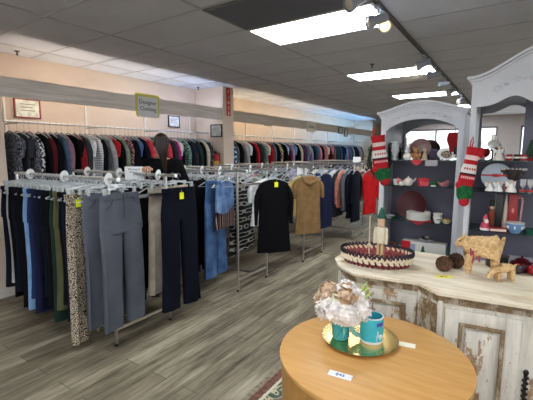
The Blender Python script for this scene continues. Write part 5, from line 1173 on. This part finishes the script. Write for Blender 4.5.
# third compartment
fig('santa_figurine', 'pink and white santa figurine at the left of third shelf', 'figurine', -.135, 2.9, Q3, [('coat', L_((.026, 0), (.03, .02), (.022, .055), (.01, .062)), P((206, 76, 104))), ('trim', L_((.027, 0), (.031, .006), (.031, .014), (.029, .018)), P((236, 220, 224))), ('beard', MB().ball((0, -.016, .062), (.014, .01, .016)), WHITE), ('head', MB().ball((0, 0, .072), .015), P((222, 176, 150))), ('hat', L_((.016, .08), (.012, .094), (.002, .112), n=14), P((206, 76, 104)))], k=1.0)
fig('toy_soldier', 'tall rust brown figurine behind the pink santa', 'figurine', -.105, 2.96, Q3, [('body', L_((.018, 0), (.018, .08), (.024, .09), (.02, .13), (.01, .136)), P((132, 64, 44))), ('head', MB().ball((0, 0, .152), .016), P((206, 170, 140))), ('hat', L_((.014, .16), (.016, .2), (.004, .204)), BLK)])
fig('tall_box', 'tall black box standing upright in the third compartment', 'box', -.065, 2.985, Q3, [('box', MB().box((-.024, -.015, 0), (.024, .015, .25), .002), BLK), ('edge', MB().box((-.024, -.016, .0), (-.02, -.0152, .25)), P((120, 116, 110)))], rz=0)
fig('tall_candle', 'cream tapered cloth-wrapped cone standing beside the black box', 'ornament', -.024, 2.98, Q3, [('cone', L_((.016, 0), (.018, .02), (.012, .16), (.004, .245)), P((196, 180, 160)))], rz=0)
tb = fig('tall_box', 'tall red box leaning upright behind the red book', 'box', .016, 2.98, Q3, [('box', MB().box((-.026, -.02, 0), (.026, .02, .25), .003), P((150, 26, 34))), ('emblem', MB().ball((.0, -.0205, .14), (.008, .001, .018), 8, 6), P((206, 120, 110)))], rz=0)
fig('candy_cane', 'tall red and white striped candy cane leaning right of the red box', 'ornament', .058, 2.985, Q3, [('cane', MB().tube([(.0, 0, 0), (.004, 0, .1), (.008, 0, .2), (.004, 0, .228), (-.008, 0, .232), (-.014, 0, .218)], .0055, 8), pattern('cane_stripes', 'stripes_h', [(188, 50, 50), (226, 214, 206)], 26, .4))], rz=0)
fig('book', 'red closed book lying flat in front of the red box', 'book', -.06, 2.905, Q3, [('cover', MB().box((-.048, -.03, 0), (.048, .03, .004)).box((-.048, -.03, .02), (.048, .03, .024)).box((-.048, .026, .004), (.048, .03, .02)), P((170, 30, 46))), ('pages', MB().box((-.045, -.028, .004), (.045, .026, .02)), P((226, 216, 200)))], rz=.15)
bw = fig('bowl', 'pale blue bowl with white snowman pattern on the third shelf', 'bowl', .035, 2.905, Q3, [('bowl', L_((.002, 0), (.026, 0), (.028, .006), (.044, .03), (.052, .066), (.05, .068), (.047, .066), (.04, .03), (.002, .01), n=32), P((110, 150, 196), .3)), ('rim', L_((.0505, .064), (.0535, .066), (.053, .07), (.049, .07), n=32), P((226, 226, 222))),
    ('snowmen', (lambda m: ([m.ball((.0485*math.cos(q*.9), .0485*math.sin(q*.9), .04), (.006, .006, .012), 8, 6) for q in range(7)], m)[1])(MB()), WHITE)], rz=.2)
gl = fig('glass_dish', 'dark green glass dish right of the blue snowman bowl', 'dish', .13, 2.93, Q3, [('dish', L_((.002, 0), (.04, 0), (.05, .03), (.047, .03), (.002, .006), n=24), mat('bottle_glass', (40, 120, 96), .1, trans=.5))])
# red pot on the sideboard under the right hutch
rp = fig('lidded_pot', 'glossy dark red lidded pot on the sideboard at the right edge', 'pot', .08, 2.60, .9, [('pot', L_((.03, 0), (.05, .008), (.062, .035), (.055, .055), (.03, .066), n=28), mat('dark_red_lacquer', (92, 14, 24))), ('lid', L_((.03, .064), (.034, .07), (.02, .078), (.006, .082), (.008, .09), (.002, .094), n=24), mat('dark_red_lacquer', (92, 14, 24))), ('handle', MB().tube([(.055, 0, .045), (.08, 0, .045), (.08, 0, .02), (.058, 0, .02)], .006, 8), DRED)])
fig('bauble', 'dark grey glass ball with a red cap before the dark red pot', 'bauble', .06, 2.53, .9, [('ball', MB().ball((0, 0, .028), .028, 16, 12), P((60, 54, 58), .12)), ('cap', L_((.008, .052), (.008, .058), (.003, .062), n=8), RED)])
fig('bauble', 'glossy red glass ball right of the dark red pot', 'bauble', .135, 2.55, .9, [('ball', MB().ball((0, 0, .03), .03, 16, 12), P((150, 16, 28), .1)), ('cap', L_((.008, .056), (.008, .062), (.003, .066), n=8), P((226, 190, 190)))])
fig('black_basket', 'dark woven box on the sideboard behind the straw reindeer', 'basket', -.045, 2.62, .9, [('box', MB().box((-.05, -.035, 0), (.05, .035, .075), .006), P((34, 32, 34))), ('rim', MB().box((-.053, -.038, .068), (.053, .038, .08), .004), P((60, 52, 48)))])
